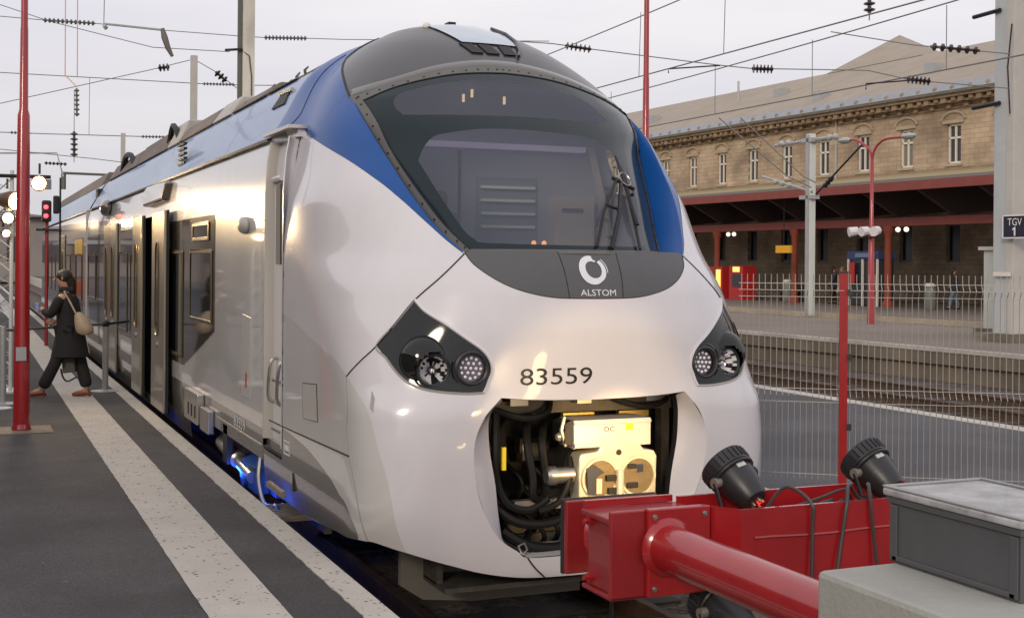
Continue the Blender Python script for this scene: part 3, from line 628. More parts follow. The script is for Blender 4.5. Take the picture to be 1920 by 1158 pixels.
TW=[(.35,1.36),(.6,1.40),(.9,1.43),(2.3,1.43),(2.7,1.405),(3.0,1.345),(3.27,1.29),(3.5,1.185),(3.75,1.02),(3.95,.81),(4.08,.60),(4.16,.42),(4.22,.02)]
TB=[(.35,1.36),(.6,1.40),(.9,1.43),(2.85,1.43),(3.1,1.41),(3.27,1.38),(3.5,1.26),(3.79,1.09),(4.0,.80),(4.12,.48),(4.22,.02)]
TP=[(.35,.06),(.45,.02),(.9,-.04),(1.3,-.07),(1.6,-.07),(1.9,-.08),(2.12,-.06),(2.25,-.02),(2.39,.07),(2.6,.27),(3.0,.66),(3.4,1.08),(3.72,1.47),(3.95,1.80),(4.1,2.10),(4.18,2.3),(4.22,2.5)]
TD=[(.35,1.0),(.6,.75),(.9,.65),(1.4,.75),(1.6,.9),(1.9,1.3),(2.15,1.65),(2.4,1.92),(2.6,1.78),(3.0,1.38),(3.27,1.1),(3.6,.95),(3.9,.8),(4.22,.3)]
TN=[(.35,3.0),(.6,3.7),(.9,4.2),(1.4,4.0),(1.6,3.3),(1.9,3.0),(2.15,2.8),(2.4,2.65),(2.8,2.8),(3.4,2.5),(4.22,2.2)]
def prm(z):return lerp_tab(TW,z),lerp_tab(TP,z),lerp_tab(TD,z),lerp_tab(TN,z)
def surf(a,z):
    W,P,D,n=prm(z);s=-1 if a<0 else 1;A=abs(a)
    if A>=1:
        k=min(1,A-1);k=k*k*(3-2*k)
        return (s*(W+(lerp_tab(TB,z)-W)*k),P+D+(A-1)*(YE-P-D),z)
    t=A*math.pi/2
    return (s*W*math.sin(t)**(2/n),P+D*(1-math.cos(t)**(2/n)),z)
def inside(x,y,z):
    if z<.3 or z>4.18:return False
    W,P,D,n=prm(z);r=abs(x)/W
    if y>P+D:
        k=min(1,(y-P-D)/(YE-P-D));k=k*k*(3-2*k)
        return abs(x)<W+(lerp_tab(TB,z)-W)*k
    if r>=1:return False
    return y>P+D*(1-(1-r**n)**(1/n))
def ysurf(x,z):
    W,P,D,n=prm(z);r=min(.999,abs(x)/W)
    return P+D*(1-(1-r**n)**(1/n))
TR=[(2.36,.2),(2.75,.27),(3.1,.2),(3.3,.08),(3.47,0)]
TXE=[(2.36,.69),(2.4,.70),(2.74,.87),(3.1,.98),(3.49,1.087)]
def yG(x,z):
    return ysurf(x,z)+lerp_tab(TR,z)*min(1.15,abs(x)/lerp_tab(TXE,z))**3

V0 = 3.9
TV = [(.3, .3), (3.9, 3.9), (4.05, 4.03), (4.25, 4.12), (4.5, 4.175), (4.8, 4.205), (5.0, 4.22)]
def v2z(v):
    for i in range(len(TV)-1):
        if v <= TV[i+1][0]: a, b = TV[i], TV[i+1]; return a[1]+(v-a[0])/(b[0]-a[0])*(b[1]-a[1])
    return 4.22
def z2v(z):
    for i in range(len(TV)-1):
        if z <= TV[i+1][1]: a, b = TV[i], TV[i+1]; return a[0]+(z-a[1])/(b[1]-a[1])*(b[0]-a[0])
    return 5.0
def nrm(f, u, v, d=.006):
    a = Vector(f(u+d, v))-Vector(f(u-d, v)); b = Vector(f(u, v+d))-Vector(f(u, v-d)); n = a.cross(b)
    return n.normalized() if n.length > 1e-9 else Vector((0, -1, 0))
def sv(a, v): return surf(a, v2z(v))
def half(pts): return [(p[0], z2v(p[1])) for p in pts]
bl_low = [(.29, 2.38), (.331, 2.463), (.384, 2.594), (.447, 2.729), (.533, 2.857), (.693, 3.021), (.925, 3.188), (1.06, 3.262), (1.33, 3.326), (1.65, 3.338), (2.0, 3.34)]
lip = [(.288, 2.385), (.344, 2.529), (.402, 2.742), (.475, 2.969), (.572, 3.23), (.65, 3.40), (.706, 3.49)]
topc = [(.706, 3.49), (.49, 3.562), (.275, 3.673), (.10, 3.733), (0, 3.746)]
faire = [(.706, 3.49), (.8, 3.648), (.915, 3.797), (1.03, 3.92), (1.17, 4.02), (1.35, 4.10), (1.6, 4.15), (2, 4.165)]
maskl = [(0, 2.112), (.06, 2.118), (.11, 2.14), (.165, 2.178), (.22, 2.238), (.268, 2.315), (.288, 2.385)]
seam1 = [(.29, 2.38), (.376, 2.233), (.466, 2.10)]
hlr = [(.466, 2.10), (.431, 2.035), (.358, 1.958), (.29, 1.878), (.236, 1.81), (.208, 1.745), (.198, 1.68), (.203, 1.62), (.207, 1.555)]
hlb = [(.207, 1.555), (.275, 1.553), (.404, 1.572), (.493, 1.609), (.556, 1.672), (.607, 1.755), (.648, 1.82)]
hlt = [(.648, 1.82), (.553, 1.952), (.466, 2.10)]
seam2 = [(.648, 1.82), (.76, 1.72), (.883, 1.624)]
npb = [(.207, 1.553), (.149, 1.527), (.07, 1.507), (0, 1.495)]
crease = [(.149, 1.523), (.158, 1.465), (.188, 1.322), (.195, 1.20), (.182, 1.03), (.152, .824), (.13, .676), (.094, .587), (.076, .541), (0, .535)]
botc = [(0, .40), (.10, .413), (.21, .462), (.307, .521), (.445, .588), (.553, .625), (.70, .66), (.825, .655), (1.17, .60), (1.476, .565), (2.0, .56)]
arc1 = [(2.0, 1.97), (1.6, 1.94), (1.421, 1.907), (1.206, 1.833), (.987, 1.74), (.89, 1.635), (.812, 1.533), (.734, 1.426), (.665, 1.226), (.6, 1.069), (.555, .907), (.525, .728), (.48, .55)]
arc2 = [(2.0, 1.115), (1.675, 1.104), (1.52, 1.083), (1.358, 1.052), (1.142, .969), (1.02, .895), (.935, .80), (.842, .68), (.82, .5)]
def C(p, n=6): return [(q[0], z2v(q[1])) for q in [tuple(x) for x in crs(p, n)]]
P_hole = C(lip)+C(topc)[1:]+[(0, z2v(2.405)), (.27, 2.405)]
P_fair = C(faire)+[(2, 5.0), (0, 5.0), (0, z2v(3.746))]+C(topc[::-1])[1:-1]
P_blue = C(bl_low)+C(faire[::-1])+C(lip[::-1])[1:-1]
P_mask = C(maskl)+[(.27, 2.405), (0, 2.405)]
P_nose = C(maskl)+C(seam1)[1:]+C(hlr)[1:]+C(npb)[1:]
P_hl = C(hlr)+C(hlb)[1:]+C(hlt)[1:-1]
P_open = [(0, z2v(1.495))]+C(npb[::-1])[1:-1][:12]+C(crease)+[]
P_open = [(0, 1.495), (.07, 1.507)]+C(crease)
P_grey = C(arc1)+[(.48, .3), (2, .3)]
P_dark = C(arc2)+[(.82, .3), (2, .3)]
P_bot = [(0, .30)]+C(botc)+[(2, .30)]
SCA = (1.9, 1)
def circ(a0, z0, r, n=28):
    out = []
    x0 = abs(surf(a0, z0)[0])
    for i in range(n):
        t = 2*math.pi*i/n; dz = r*math.sin(t); dl = r*math.cos(t)
        # local arclength step along a
        p1 = Vector(surf(a0+.01, z0)); p0 = Vector(surf(a0-.01, z0)); k = (p1-p0).length/.02
        out.append((a0+dl/k, z0+dz))
    return out
L_out = (.398, 1.69); L_in = (.262, 1.70)
P_l1 = circ(*L_out, .098); P_l2 = circ(*L_in, .098)
loops_h = [P_hole, P_fair, P_blue, P_mask, P_nose, P_hl, P_open, P_grey, P_dark, P_bot, P_l1, P_l2]
grid = []
nv = 100
for i in range(nv+1):
    v = .36+(4.99-.36)*i/nv
    for j in range(0, 76):
        a = j/75*2.0; grid.append((a, v))
def shell(side):
    vs, ts = regions([dens(L, .03) for L in loops_h]+[[(0, .3), (2, .3), (2, 5.0), (0, 5.0)]], grid, SCA)
    reg = {}
    for t in ts:
        ca = sum(vs[i][0] for i in t)/3; cv = sum(vs[i][1] for i in t)/3
        if ca < 0 or ca > 2 or inpoly(ca, cv, P_bot) or inpoly(ca, cv, P_hole) or inpoly(ca, cv, P_open): continue
        z = v2z(cv)
        if inpoly(ca, cv, P_l1) or inpoly(ca, cv, P_l2): continue
        if inpoly(ca, cv, P_fair): k = 'roof_fairing'
        elif inpoly(ca, cv, P_blue): k = 'blue_panel'
        elif inpoly(ca, cv, P_mask): k = 'cowl_panel'
        elif inpoly(ca, cv, P_hl): k = 'headlight_cover'
        elif inpoly(ca, cv, P_nose): k = 'nose_panel'
        elif inpoly(ca, cv, P_dark): k = 'lower_skirt'
        elif inpoly(ca, cv, P_grey): k = 'grey_side_panel'
        else:
            k = 'bumper_panel' if (z < 1.83 and ca < .9) else 'white_side_panel'
        # cab door opening (left side only)
        x, y, _ = surf(ca, z)
        if y > 2.2 and .88 < z < 3.26: continue
        reg.setdefault(k, []).append(t)
    return vs, reg
SH = shell(1)
mats_r = {'roof_fairing': fairm, 'blue_panel': blue, 'cowl_panel': maskm, 'headlight_cover': None, 'nose_panel': white, 'lower_skirt': dgrey, 'grey_side_panel': silver, 'bumper_panel': white, 'white_side_panel': white}
hlm = mat('smoked_headlight_cover', (.010, .011, .011), .07); mats_r['headlight_cover'] = hlm
parts = {}
def mk(name, m, vs, tris, fn, side_list, off=0, parent=None):
    """triangles mapped on the surface, smooth with analytic normals; side_list mirrors a"""
    me = bpy.data.meshes.new(name); V = []; F = []; N = []; idx = {}
    for sd in side_list:
        for t in tris:
            f = []
            for i in t:
                key = (i, sd if abs(vs[i][0]) > 1e-6 else 0)
                if key not in idx:
                    p = Vector(fn(vs[i][0]*1.0, vs[i][1])); n = nrm(fn, max(vs[i][0], .007) if fn is sv else vs[i][0], vs[i][1])
                    if fn is sv and vs[i][0] < .007: n.x = 0; n.normalize()
                    if n.y > .25 and fn is sv and n.z < 0: n = -n
                    p = Vector((p.x*sd, p.y, p.z)); n = Vector((n.x*sd, n.y, n.z))
                    idx[key] = len(V); V.append(p+n*off); N.append(n)
                f.append(idx[key])
            if len(set(f)) < 3: continue
            if sd < 0: f = f[::-1]
            F.append(f)
    me.from_pydata(V, [], F)
    for p in me.polygons: p.use_smooth = True
    # orient faces along normals
    bm = bmesh.new(); bm.from_mesh(me); bm.faces.ensure_lookup_table(); bm.verts.ensure_lookup_table()
    for f in bm.faces:
        f.normal_update()
        nn = sum((N[v.index] for v in f.verts), Vector((0, 0, 0)))
        if f.normal.dot(nn) < 0: f.normal_flip()
    bm.to_mesh(me); bm.free()
    me.normals_split_custom_set_from_vertices([tuple(n) for n in N])
    me.materials.append(m); o = bpy.data.objects.new(name, me); COL.objects.link(o); o.parent = parent or train
    return o
for k, tris in SH[1].items():
    if k in ('roof_fairing', 'cowl_panel', 'nose_panel'): mk(k, mats_r[k], SH[0], tris, sv, (1, -1))
    elif k == 'headlight_cover': HC = [mk(k, mats_r[k], SH[0], tris, sv, (q,)) for q in (1, -1)]
    else:
        for q in (1, -1): mk(k, mats_r[k], SH[0], tris, sv, (q,))
# seams, joints and gaps
def on(p, off=.001):
    v = z2v(p[1]); s_ = -1 if p[0] < 0 else 1
    q = Vector(sv(abs(p[0]), v)); n = nrm(sv, abs(p[0]), v)
    return Vector((q.x*s_, q.y, q.z))+Vector((n.x*s_, n.y, n.z))*off
def seamtube(name, pts, r, m, sd=(1, -1), n=8, off=.0):
    for q in sd:
        MB().tube([on((p[0]*q, p[1]), off) for p in [tuple(x) for x in crs(pts, n)]], r, 5).build(name, m, train)
seamm = mat('dark_gap_seal', (.02, .02, .02), .7); seamg = mat('grey_seal', (.28, .27, .25), .5)
seamtube('panel_seam', seam1+[(.553, 1.952), (.648, 1.82), (.76, 1.72), (.883, 1.624)], .0055, seamm)
seamtube('panel_seam', [(.883, 1.624), (.955, 1.33), (.94, 1.15), (.873, .967), (.80, .768), (.75, .67)], .004, seamg)
seamtube('panel_seam', [(1.9, 1.112), (1.675, 1.118), (1.279, 1.135), (.946, 1.151)], .006, seamm)
seamtube('panel_seam', maskl, .003, seamm); seamtube('headlight_trim', hlr, .012, white, off=-.002); seamtube('headlight_trim', hlb+hlt[1:], .009, mat('trim_grey', (.35, .34, .32), .4), off=-.003)
seamtube('roof_seam', faire[:6], .010, rubber); seamtube('roof_seam', [(1.413, 3.95), (1.46, 3.816), (1.468, 3.659), (1.445, 3.519), (1.451, 3.428), (1.6, 3.35)], .004, seamm)
seamtube('panel_seam', bl_low[:8], .002, mat('blue_edge', (.02, .05, .15), .4))
seamtube('cowl_joint', [(.048, 2.40), (.042, 2.26), (.035, 2.116)], .003, seamm)
seamtube('lower_joint', [(.076, .541), (.068, .47), (.055, .402)], .006, seamm)
fl = [(1.398, 1.488), (1.212, 1.515), (1.235, 1.271), (1.413, 1.25)]
MB().tube([on((-p[0], p[1])) for p in fl], .004, 4, True).build('access_flap', seamm, train)
MB().prism([(p[0], p[1]) for p in fl], lambda u, v, t: on((-u, v), t), .001, .003).build('access_flap', mat('flap_grey', (.47, .45, .43), .3, coat=.5), train)
MB().prism([(.70, 1.555), (.685, 1.52), (.70, 1.44), (.72, 1.46)], lambda u, v, t: on((-u, v), t), .001, .006).build('handhold_plug', mat('trim_grey', (.35, .34, .32), .4), train)
# bumper cheeks turning into the coupler bay
cr_l = [surf(-a, z) for a, z in [(.149, 1.523), (.158, 1.465), (.188, 1.322), (.195, 1.20), (.182, 1.03), (.152, .824), (.13, .676), (.094, .587), (.076, .541)]]
ho_l = [(-.60, .0, 1.495), (-.640, .05, 1.44), (-.658, .07, 1.36), (-.650, .07, 1.20), (-.612, .07, .99), (-.592, .07, .82), (-.572, .07, .70), (-.54, .07, .60), (-.42, .07, .555)]
for q in (1, -1):
    A = crs([(p[0]*q, p[1], p[2]) for p in cr_l], 5); B = crs([(p[0]*q, p[1], p[2]) for p in ho_l], 5); rows = []
    for k in range(7):
        t = k/6; rows.append([a.lerp(b, t)+Vector((0, 0, 0)) for a, b in zip(A, B)])
    MB().loft([B, [b+Vector((.004*q, .05, 0)) for b in B]]).build('opening_seal', rubber, train, 60)
    MB().loft(rows).build('bumper_cheek', white, train, 60)
MB().loft([[surf(x/10*.076, .541) for x in range(-10, 11)], [(x/10*.41, .30, .56) for x in range(-10, 11)]]).build('lower_ledge', silver, train)
MB().loft([[Vector(surf(x/10*.149, 1.495+(.028*abs(x/10)**1.5)))+Vector((0, .0, 0)) for x in range(-10, 11)], [Vector(surf(x/10*.149, 1.495+(.028*abs(x/10)**1.5)))+Vector((0, .06, .01)) for x in range(-10, 11)]]).build('nose_edge', white, train)
bl = [surf(-a, z) for a, z in botc[::-1]]+[surf(a, z) for a, z in botc[1:]]
bl = crs(bl, 4); MB().loft([bl, [Vector((p.x*.985, p.y+.03, p.z+.004)) for p in bl], [Vector((p.x*.975, p.y+.04, p.z+.12)) for p in bl]]).build('skirt_edge', dgrey, train, 60)
# ---------------- windscreen: recessed between the blue cheeks
frx = [(2.385, .705), (2.53, .79), (2.75, .885), (2.98, .965), (3.24, 1.045), (3.487, 1.092)]
fr_side = [(x, z) for z, x in frx]; fr_top = [(1.092, 3.487), (.86, 3.561), (.525, 3.673), (.22, 3.734), (0, 3.748)]
gl_side = [(.672, 2.41), (.785, 2.62), (.925, 3.01), (1.035, 3.45)]; gl_top = [(1.035, 3.45), (.81, 3.553), (.49, 3.642), (.25, 3.68), (0, 3.695)]
def mirror(ps): return ps+[(-p[0], p[1]) for p in ps[::-1] if abs(p[0]) > 1e-6]
def C2(p, n=5): return [tuple(q[:2]) for q in crs(p, n)]
G_out = mirror(C2(fr_side)+C2(fr_top)[1:]); G_gl = mirror(C2(gl_side)+C2(gl_top)[1:])
wu = [(-.875, 3.38), (-.872, 3.432), (-.83, 3.483), (-.736, 3.524), (-.514, 3.58), (-.275, 3.622), (-.023, 3.638), (.243, 3.612), (.50, 3.538), (.60, 3.48), (.66, 3.39), (.665, 3.335), (.464, 3.327), (.039, 3.335), (-.354, 3.332), (-.80, 3.326), (-.85, 3.34)]
wm = [(-.82, 3.0), (-.775, 3.09), (-.70, 3.168), (-.60, 3.195), (-.45, 3.22), (-.212, 3.235), (.188, 3.222), (.44, 3.195), (.56, 3.11), (.66, 3.0), (.665, 2.93), (.60, 2.70), (.53, 2.50), (.50, 2.455), (.46, 2.44), (.166, 2.438), (-.168, 2.441), (-.58, 2.45), (-.635, 2.475), (-.68, 2.54), (-.76, 2.78)]
wu = [tuple(q[:2]) for q in crs(wu+[wu[0]], 3)[:-1]]; wm = [tuple(q[:2]) for q in crs(wm+[wm[0]], 3)[:-1]]
gg = []
for i in range(46):
    for j in range(31): gg.append((-1.11+2.22*i/45, 2.38+1.38*j/30))
vsg, tsg = regions([dens(G_out, .03), dens(G_gl, .03), wu, wm], gg)
def gsurf(x, z): return (x, yG(x, min(z, 4.0)), z)
rg = {}
for t in tsg:
    cx = sum(vsg[i][0] for i in t)/3; cz = sum(vsg[i][1] for i in t)/3
    if not inpoly(cx, cz, G_out): continue
    k = 'windscreen_frame' if not inpoly(cx, cz, G_gl) else ('pane' if inpoly(cx, cz, wu) or inpoly(cx, cz, wm) else 'windscreen')
    rg.setdefault(k, []).append(t)
frm = mk('windscreen_frame', greyrub, vsg, rg['windscreen_frame'], gsurf, (1,), .004)
wsc = mk('windscreen', frit, vsg, rg['windscreen'], gsurf, (1,))
glassm = glass('sky_hazed_cab_glass', (.135, .15, .205), .40)  # bluish base colour paints the sky's haze onto the tinted panes
mk('pane', glassm, vsg, rg['pane'], gsurf, (1,), 0, wsc)
for poly in (C2(gl_side)+C2(gl_top)[1:],):
    for q in (1, -1): MB().tube([Vector(gsurf(p[0]*q, p[1]))+Vector((0, -.005, 0)) for p in poly], .005, 5).build('windscreen_seal', rubber, train)
mb = MB()
for q in (1, -1):
    for pl in (C2([(.69+0*1, 2.42), (.80, 2.60), (.925, 2.95), (1.02, 3.25), (1.062, 3.47)], 6), C2([(1.05, 3.478), (.83, 3.557), (.5, 3.659), (.2, 3.709), (0, 3.722)], 6)):
        for p in pl[::2]:
            c = Vector(gsurf(p[0]*q, p[1])); n = nrm(gsurf, p[0]*q, p[1]); n = -n if n.y > 0 else n; mb.cyl(c+n*.002, c+n*.008, .008, n=6)
mb.build('frame_bolt', blackm, frm)
# blue cheeks and cowl ledge between shell and windscreen
for q in (1, -1):
    A = crs([Vector(on((p[0]*q, p[1]), 0)) for p in lip], 6); B = crs([Vector(gsurf(x*q, z)) for z, x in [(2.385, .705), (2.53, .79), (2.75, .885), (2.98, .965), (3.24, 1.045), (3.40, 1.075), (3.487, 1.092)]], 6)
    MB().loft([A, [a.lerp(b, .5)+Vector((-.004*q, -.004, 0)) for a, b in zip(A, B)], B]).build('blue_cheek', blue, train, 60)
A = [Vector(on((.27*x/12, 2.405), 0)) for x in range(-12, 13)]; B = [Vector(gsurf(.705*x/12, 2.387)) for x in range(-12, 13)]
MB().loft([A, B]).build('cowl_ledge', maskm, train, 60)
# brow strip under the roof fairing and small roof details
A = [Vector(on((a, z), 0))+Vector((0, -.018, 0)) for a, z in [tuple(p) for p in crs([(-a, z+.028) for a, z in topc]+[(a, z+.028) for a, z in topc[::-1]][1:], 5)]]
Bq = [Vector(on((a, z), .004)) for a, z in [tuple(p) for p in crs([(-a, z) for a, z in topc]+[(a, z) for a, z in topc[::-1]][1:], 5)]]
A2 = [Vector(on((a, z), .001)) for a, z in [tuple(p) for p in crs([(-a, z+.06) for a, z in topc]+[(a, z+.06) for a, z in topc[::-1]][1:], 5)]]
MB().loft([A2, A, Bq]).build('brow_strip', mat('bronze_grey_gloss', (.10, .092, .085), .18, .5, coat=1), train, 60)
def rp(x, z, off=0):
    y = ysurf(x, z); n = Vector((0, -.6, .8)); return Vector((x, y, z))+n*off
MB().loft([[rp(x, z, .012) for x in (-.30+.0, -.1, .1, .33)] if z > 4.1 else [rp(-.17+(z-3.93)*-.6, z, .012), rp(-.02, z, .012), rp(.12, z, .012), rp(.27, z, .012)] for z in (3.96, 4.0, 4.05, 4.1, 4.14, 4.17)]).build('scoop_plate', mat('pale_scoop_metal', (.40, .50, .60), .15, .6, coat=1), train, 60)
for x0, x1, dx in ((-.165, -.075, -.03), (-.045, .055, -.02), (.09, .19, .0)):
    q = [rp(x0+dx*1.6, 3.945, .012), rp(x1+dx*1.6, 3.945, .012), rp(x1, 3.86, .012), rp(x0, 3.86, .012)]
    MB().add(q+[p+Vector((0, .03, 0)) for p in q], [(0, 1, 2, 3), (4, 7, 6, 5), (0, 3, 7, 4), (1, 5, 6, 2), (0, 4, 5, 1), (3, 2, 6, 7)]).build('air_vent', rubber, train, 0)
MB().tube([rp(.26, 4.17, .02), rp(.30, 4.1, .02), rp(.29, 4.0, .02), rp(.245, 3.9, .02), rp(.2, 3.85, .015)], .014).build('scoop_rim', fairm, train)
MB().ball((-.30, 2.3, 4.15), .035, 10, 6).build('roof_antenna', winfr, train); MB().box((-.1, 2.35, 4.15), (-.04, 2.45, 4.215)).build('roof_antenna', blackm, train)
# writing on the nose
dk = mat('black_lettering', (.012, .012, .012), .4); lt = mat('silver_lettering', (.75, .75, .78), .25, .3)
text('83559', train, 'fleet_number', dk, -.510, -.033, 1.594, 1.694, lambda u, v: (u, ysurf(u, v)-.003, v))
text('ALSTOM', train, 'maker_lettering', lt, -.108, .134, 2.130, 2.168, lambda u, v: (u, ysurf(u, v)-.004, v))
def arcseg(cx, cz, r0, r1, a0, a1, ox=0, oz=0, n=24):
    mb_ = MB(); A = []; B = []
    for i in range(n+1):
        a = R(a0+(a1-a0)*i/n); A.append((cx+r1*math.cos(a), cz+r1*math.sin(a))); B.append((cx+ox+r0*math.cos(a), cz+oz+r0*math.sin(a)))
    return mb_.loft([[(p[0], ysurf(p[0], p[1])-.004, p[1]) for p in A], [(p[0], ysurf(p[0], p[1])-.004, p[1]) for p in B]])
mb = MB()
for g_ in (arcseg(-.004, 2.287, .056, .089, 80, 300, .012, .006), arcseg(.01, 2.287, .058, .080, -70, 50, -.008, .004), arcseg(0, 2.287, .050, .066, 60, 150, 0, .004), arcseg(.006, 2.287, .092, .097, -10, 45)):
    o_ = len(mb.v); mb.v += g_.v; mb.f += [tuple(i+o_ for i in f) for f in g_.f]
mb.build('swirl_emblem', lt, train, 0)
# ---------------- wiper
def gp(x, z, off): 
    n = nrm(gsurf, x, z); n = -n if n.y > 0 else n
    return Vector(gsurf(x, z))+n*off
wp = MB(); wp.tube([gp(.56, 3.06, .02), gp(.54, 2.9, .03), gp(.47, 2.65, .03), gp(.40, 2.41, .02)], [.008, .014, .014, .010], 6)
wp.tube([gp(.53, 3.0, .04), gp(.44, 2.55, .05)], .012, 5)
wb = wp.build('wiper_blade', rubber, train)
MB().tube([gp(.07, 2.42, .02), gp(.2, 2.62, .06), gp(.43, 2.86, .05)], .010, 6).build('wiper_arm', blackm, train)
MB().tube([gp(.17, 2.41, .02), gp(.3, 2.6, .07), gp(.46, 2.84, .05)], .015, 6).build('wiper_arm', blackm, train)
MB().tube([gp(.24, 2.67, .06), gp(.33, 2.64, .06)], .012, 6).build('wiper_link', blackm, train); MB().tube([gp(.40, 2.87, .05), gp(.56, 2.80, .05), gp(.5, 2.75, .06)], .014, 6).build('wiper_link', blackm, train)
MB().tube([gp(.50+.045*math.cos(i/2), 2.86+.045*math.sin(i/2), .06) for i in range(13)], .004, 5).build('washer_hose', steel, train)
# ---------------- cab interior
inw = mat('cab_wall', (.34, .36, .42), .7); ind = mat('cab_dark', (.03, .032, .038), .8)
cb = MB(); cb.prism([(-1.34, 2.0), (1.34, 2.0), (1.34, 2.95), (1.2, 3.35), (.92, 3.72), (-.92, 3.72), (-1.2, 3.35), (-1.34, 2.95)], lambda u, v, t: (u, t, v), 2.25, 2.3); cb.box((-.8, 1.8, 3.66), (.8, 2.25, 3.68)); cab = cb.build('cab_bulkhead', inw, train, 0)
mb = MB(); mb.prism([(.42, 2.33), (.9, 2.36), (1.2, 2.2), (1.2, 2.0), (.42, 2.0)], lambda u, v, t: (t, u, v), -.62, .55); mb.build('driver_desk', ind, train, 0)
MB().box((-1.3, .8, 1.95), (1.3, 2.3, 2.0)).build('cab_floor', ind, train, 0)
for q in (-1, 1): MB().prism([(1.45, 2.0), (2.25, 2.0), (2.25, 2.9), (1.7, 2.85)], lambda u, v, t: (t, u, v), q*1.29, q*1.31).build('cab_side_lining', inw, train, 0)
lv = mat('pale_slat', (.85, .9, .80), .6); cbg = mat('cab_beige', (.55, .50, .42), .6)
for i in range(4): MB().box((.13, 2.2, 2.60+i*.103), (.59, 2.25, 2.622+i*.103)).build('slat', lv, cab, 0)
MB().box((.10, 2.235, 2.45), (.62, 2.249, 3.0)).build('slat_panel', mat('cab_green_grey', (.20, .26, .30), .7), cab, 0)
q = MB().box((.74, 2.15, 2.35), (1.09, 2.249, 2.86)).build('cabinet', cbg, cab, 0)
MB().box((.80, 2.13, 2.74), (.98, 2.149, 2.765)).build('cabinet_handle', ind, cab, 0); MB().box((1.12, 2.15, 2.35), (1.24, 2.249, 2.62)).build('cabinet', cbg, cab, 0)
MB().prism([(1.02, 3.26), (1.06, 3.26), (1.24, 2.55), (1.18, 2.55)], lambda u, v, t: (u, t, v), 2.10, 2.14).build('door_jamb', cbg, cab, 0)
MB().box((-.95, 2.17, 3.22), (1.02, 2.249, 3.262)).build('violet_strip', mat('violet_white_strip', (.75, .65, .85), .5, emit=(.75, .62, .95), es=.12), cab, 0)  # pale violet strip, faintly emissive
for x, z in ((-.07, 3.56), (.0, 3.6), (.27, 3.56)): MB().box((x, 2.1, z), (x+.015, 2.12, z+.06)).build('interior_lamp', mat('warm_point', (1, .8, .4), .5, emit=(1, .75, .35), es=.8), cab, 0)
for x in (-.75, -.05): MB().box((x, 2.235, 2.3), (x+.02, 2.249, 3.2)).build('panel_joint', ind, cab, 0)
se = MB(); se.box((-.62, 1.3, 2.05), (-.22, 1.75, 2.30)); se.box((-.60, 1.7, 2.30), (-.24, 1.82, 2.70)); se.box((-.52, 1.7, 2.72), (-.32, 1.8, 2.85)); se.build('driver_seat', ind, train, 0, .04)
for x in (-.177, -.104): MB().ball((x, .5, 2.456), .018, 8, 6).build('indicator_lamp', mat('amber_point', (1, .4, .1), .5, emit=(1, .4, .12), es=.9), train)
# ---------------- headlights
ledm = mat('led_bead', (.95, .93, .95), .2, .2); chr2 = mat('lamp_reflector', (.95, .95, .97), .25, .3, bump=1, bscale=22); lensg = mat('clear_lens', (.9, .9, .92), .05)
for q in (1, -1):
    for nm, (a0, z0) in (('headlight', L_out), ('marker_light', L_in)):
        c = Vector(surf(a0*q, z0)); n = nrm(lambda a, z: surf(a, z), a0, z0); n = Vector((n.x*q, n.y, n.z)); n = n if n.y < 0 else -n
        ax = (n*.55+Vector((0, -1, 0))*.45).normalized()
        hp = MB().lathe(c-ax*.05, c+ax*.012, [(0, .098), (.55, .108), (.85, .108), (1, .094), (.9, .084), (.5, .082)], 28, False).build('bezel', blackp, HC[0] if q > 0 else HC[1])
        if nm == 'headlight':
            o = MB().lathe(c-ax*.11, c+ax*.0, [(0, .012), (.05, .03), (.3, .055), (.7, .075), (1, .083)], 28, False).build(nm, chr2, train)
            fb = MB().lathe(c-ax*.108, c+ax*.001, [(0, .012), (.05, .029), (.3, .054), (.7, .074), (1, .082)], 28, False); r2_ = random.Random(3)
            fb.f = [f for i, f in enumerate(fb.f) if r2_.random() < .42 or (i % 28) in (3, 4, 5, 17, 18)]; fb.build('reflection_facet', mat('dark_reflection_tone', (.16, .15, .18), .1, .9), o, 0)  # dark facets over the white bowl paint in the mirror's broken reflections
            MB().ball(c-ax*.06, .017, 10, 6).build('bulb', chrome, o); MB().cyl(c-ax*.1, c-ax*.06, .028, .02).build('bulb_holder', blackm, o)
        else:
            o = MB().cyl(c-ax*.05, c-ax*.035, .083, n=28).build(nm, mat('violet_black_board', (.12, .11, .17), .3), train)
            u = ax.orthogonal().normalized(); w_ = ax.cross(u); mb = MB()
            for (rr, nn) in ((0, 1), (.032, 6), (.062, 12)):
                for i in range(nn):
                    an = 2*math.pi*i/nn+.2; mb.ball(c-ax*.03+(u*math.cos(an)+w_*math.sin(an))*rr, .0105, 8, 5)
            mb.build('led_array', ledm, o)
        # pods sculpted round the lamps
        if nm == 'headlight':
            mb = MB(); hc_ = c-ax*.10+Vector((q*.035, 0, .06)); mb.ball(hc_, .165, 36, 24, (1.0, .8, .95)); mb.f = [f for f in mb.f if (lambda m_: ((m_-c)-ax*(m_-c).dot(ax)).length > .104 or (m_-c).dot(ax) < -.09)(sum((mb.v[i] for i in f), Vector((0, 0, 0)))/len(f))]
            mb.build('hood', hlm, HC[0] if q > 0 else HC[1])
        MB().lathe(c-ax*.03, c-ax*.002, [(0, .118), (.7, .128), (1, .116)], 28, False).build('pod', hlm, HC[0] if q > 0 else HC[1])
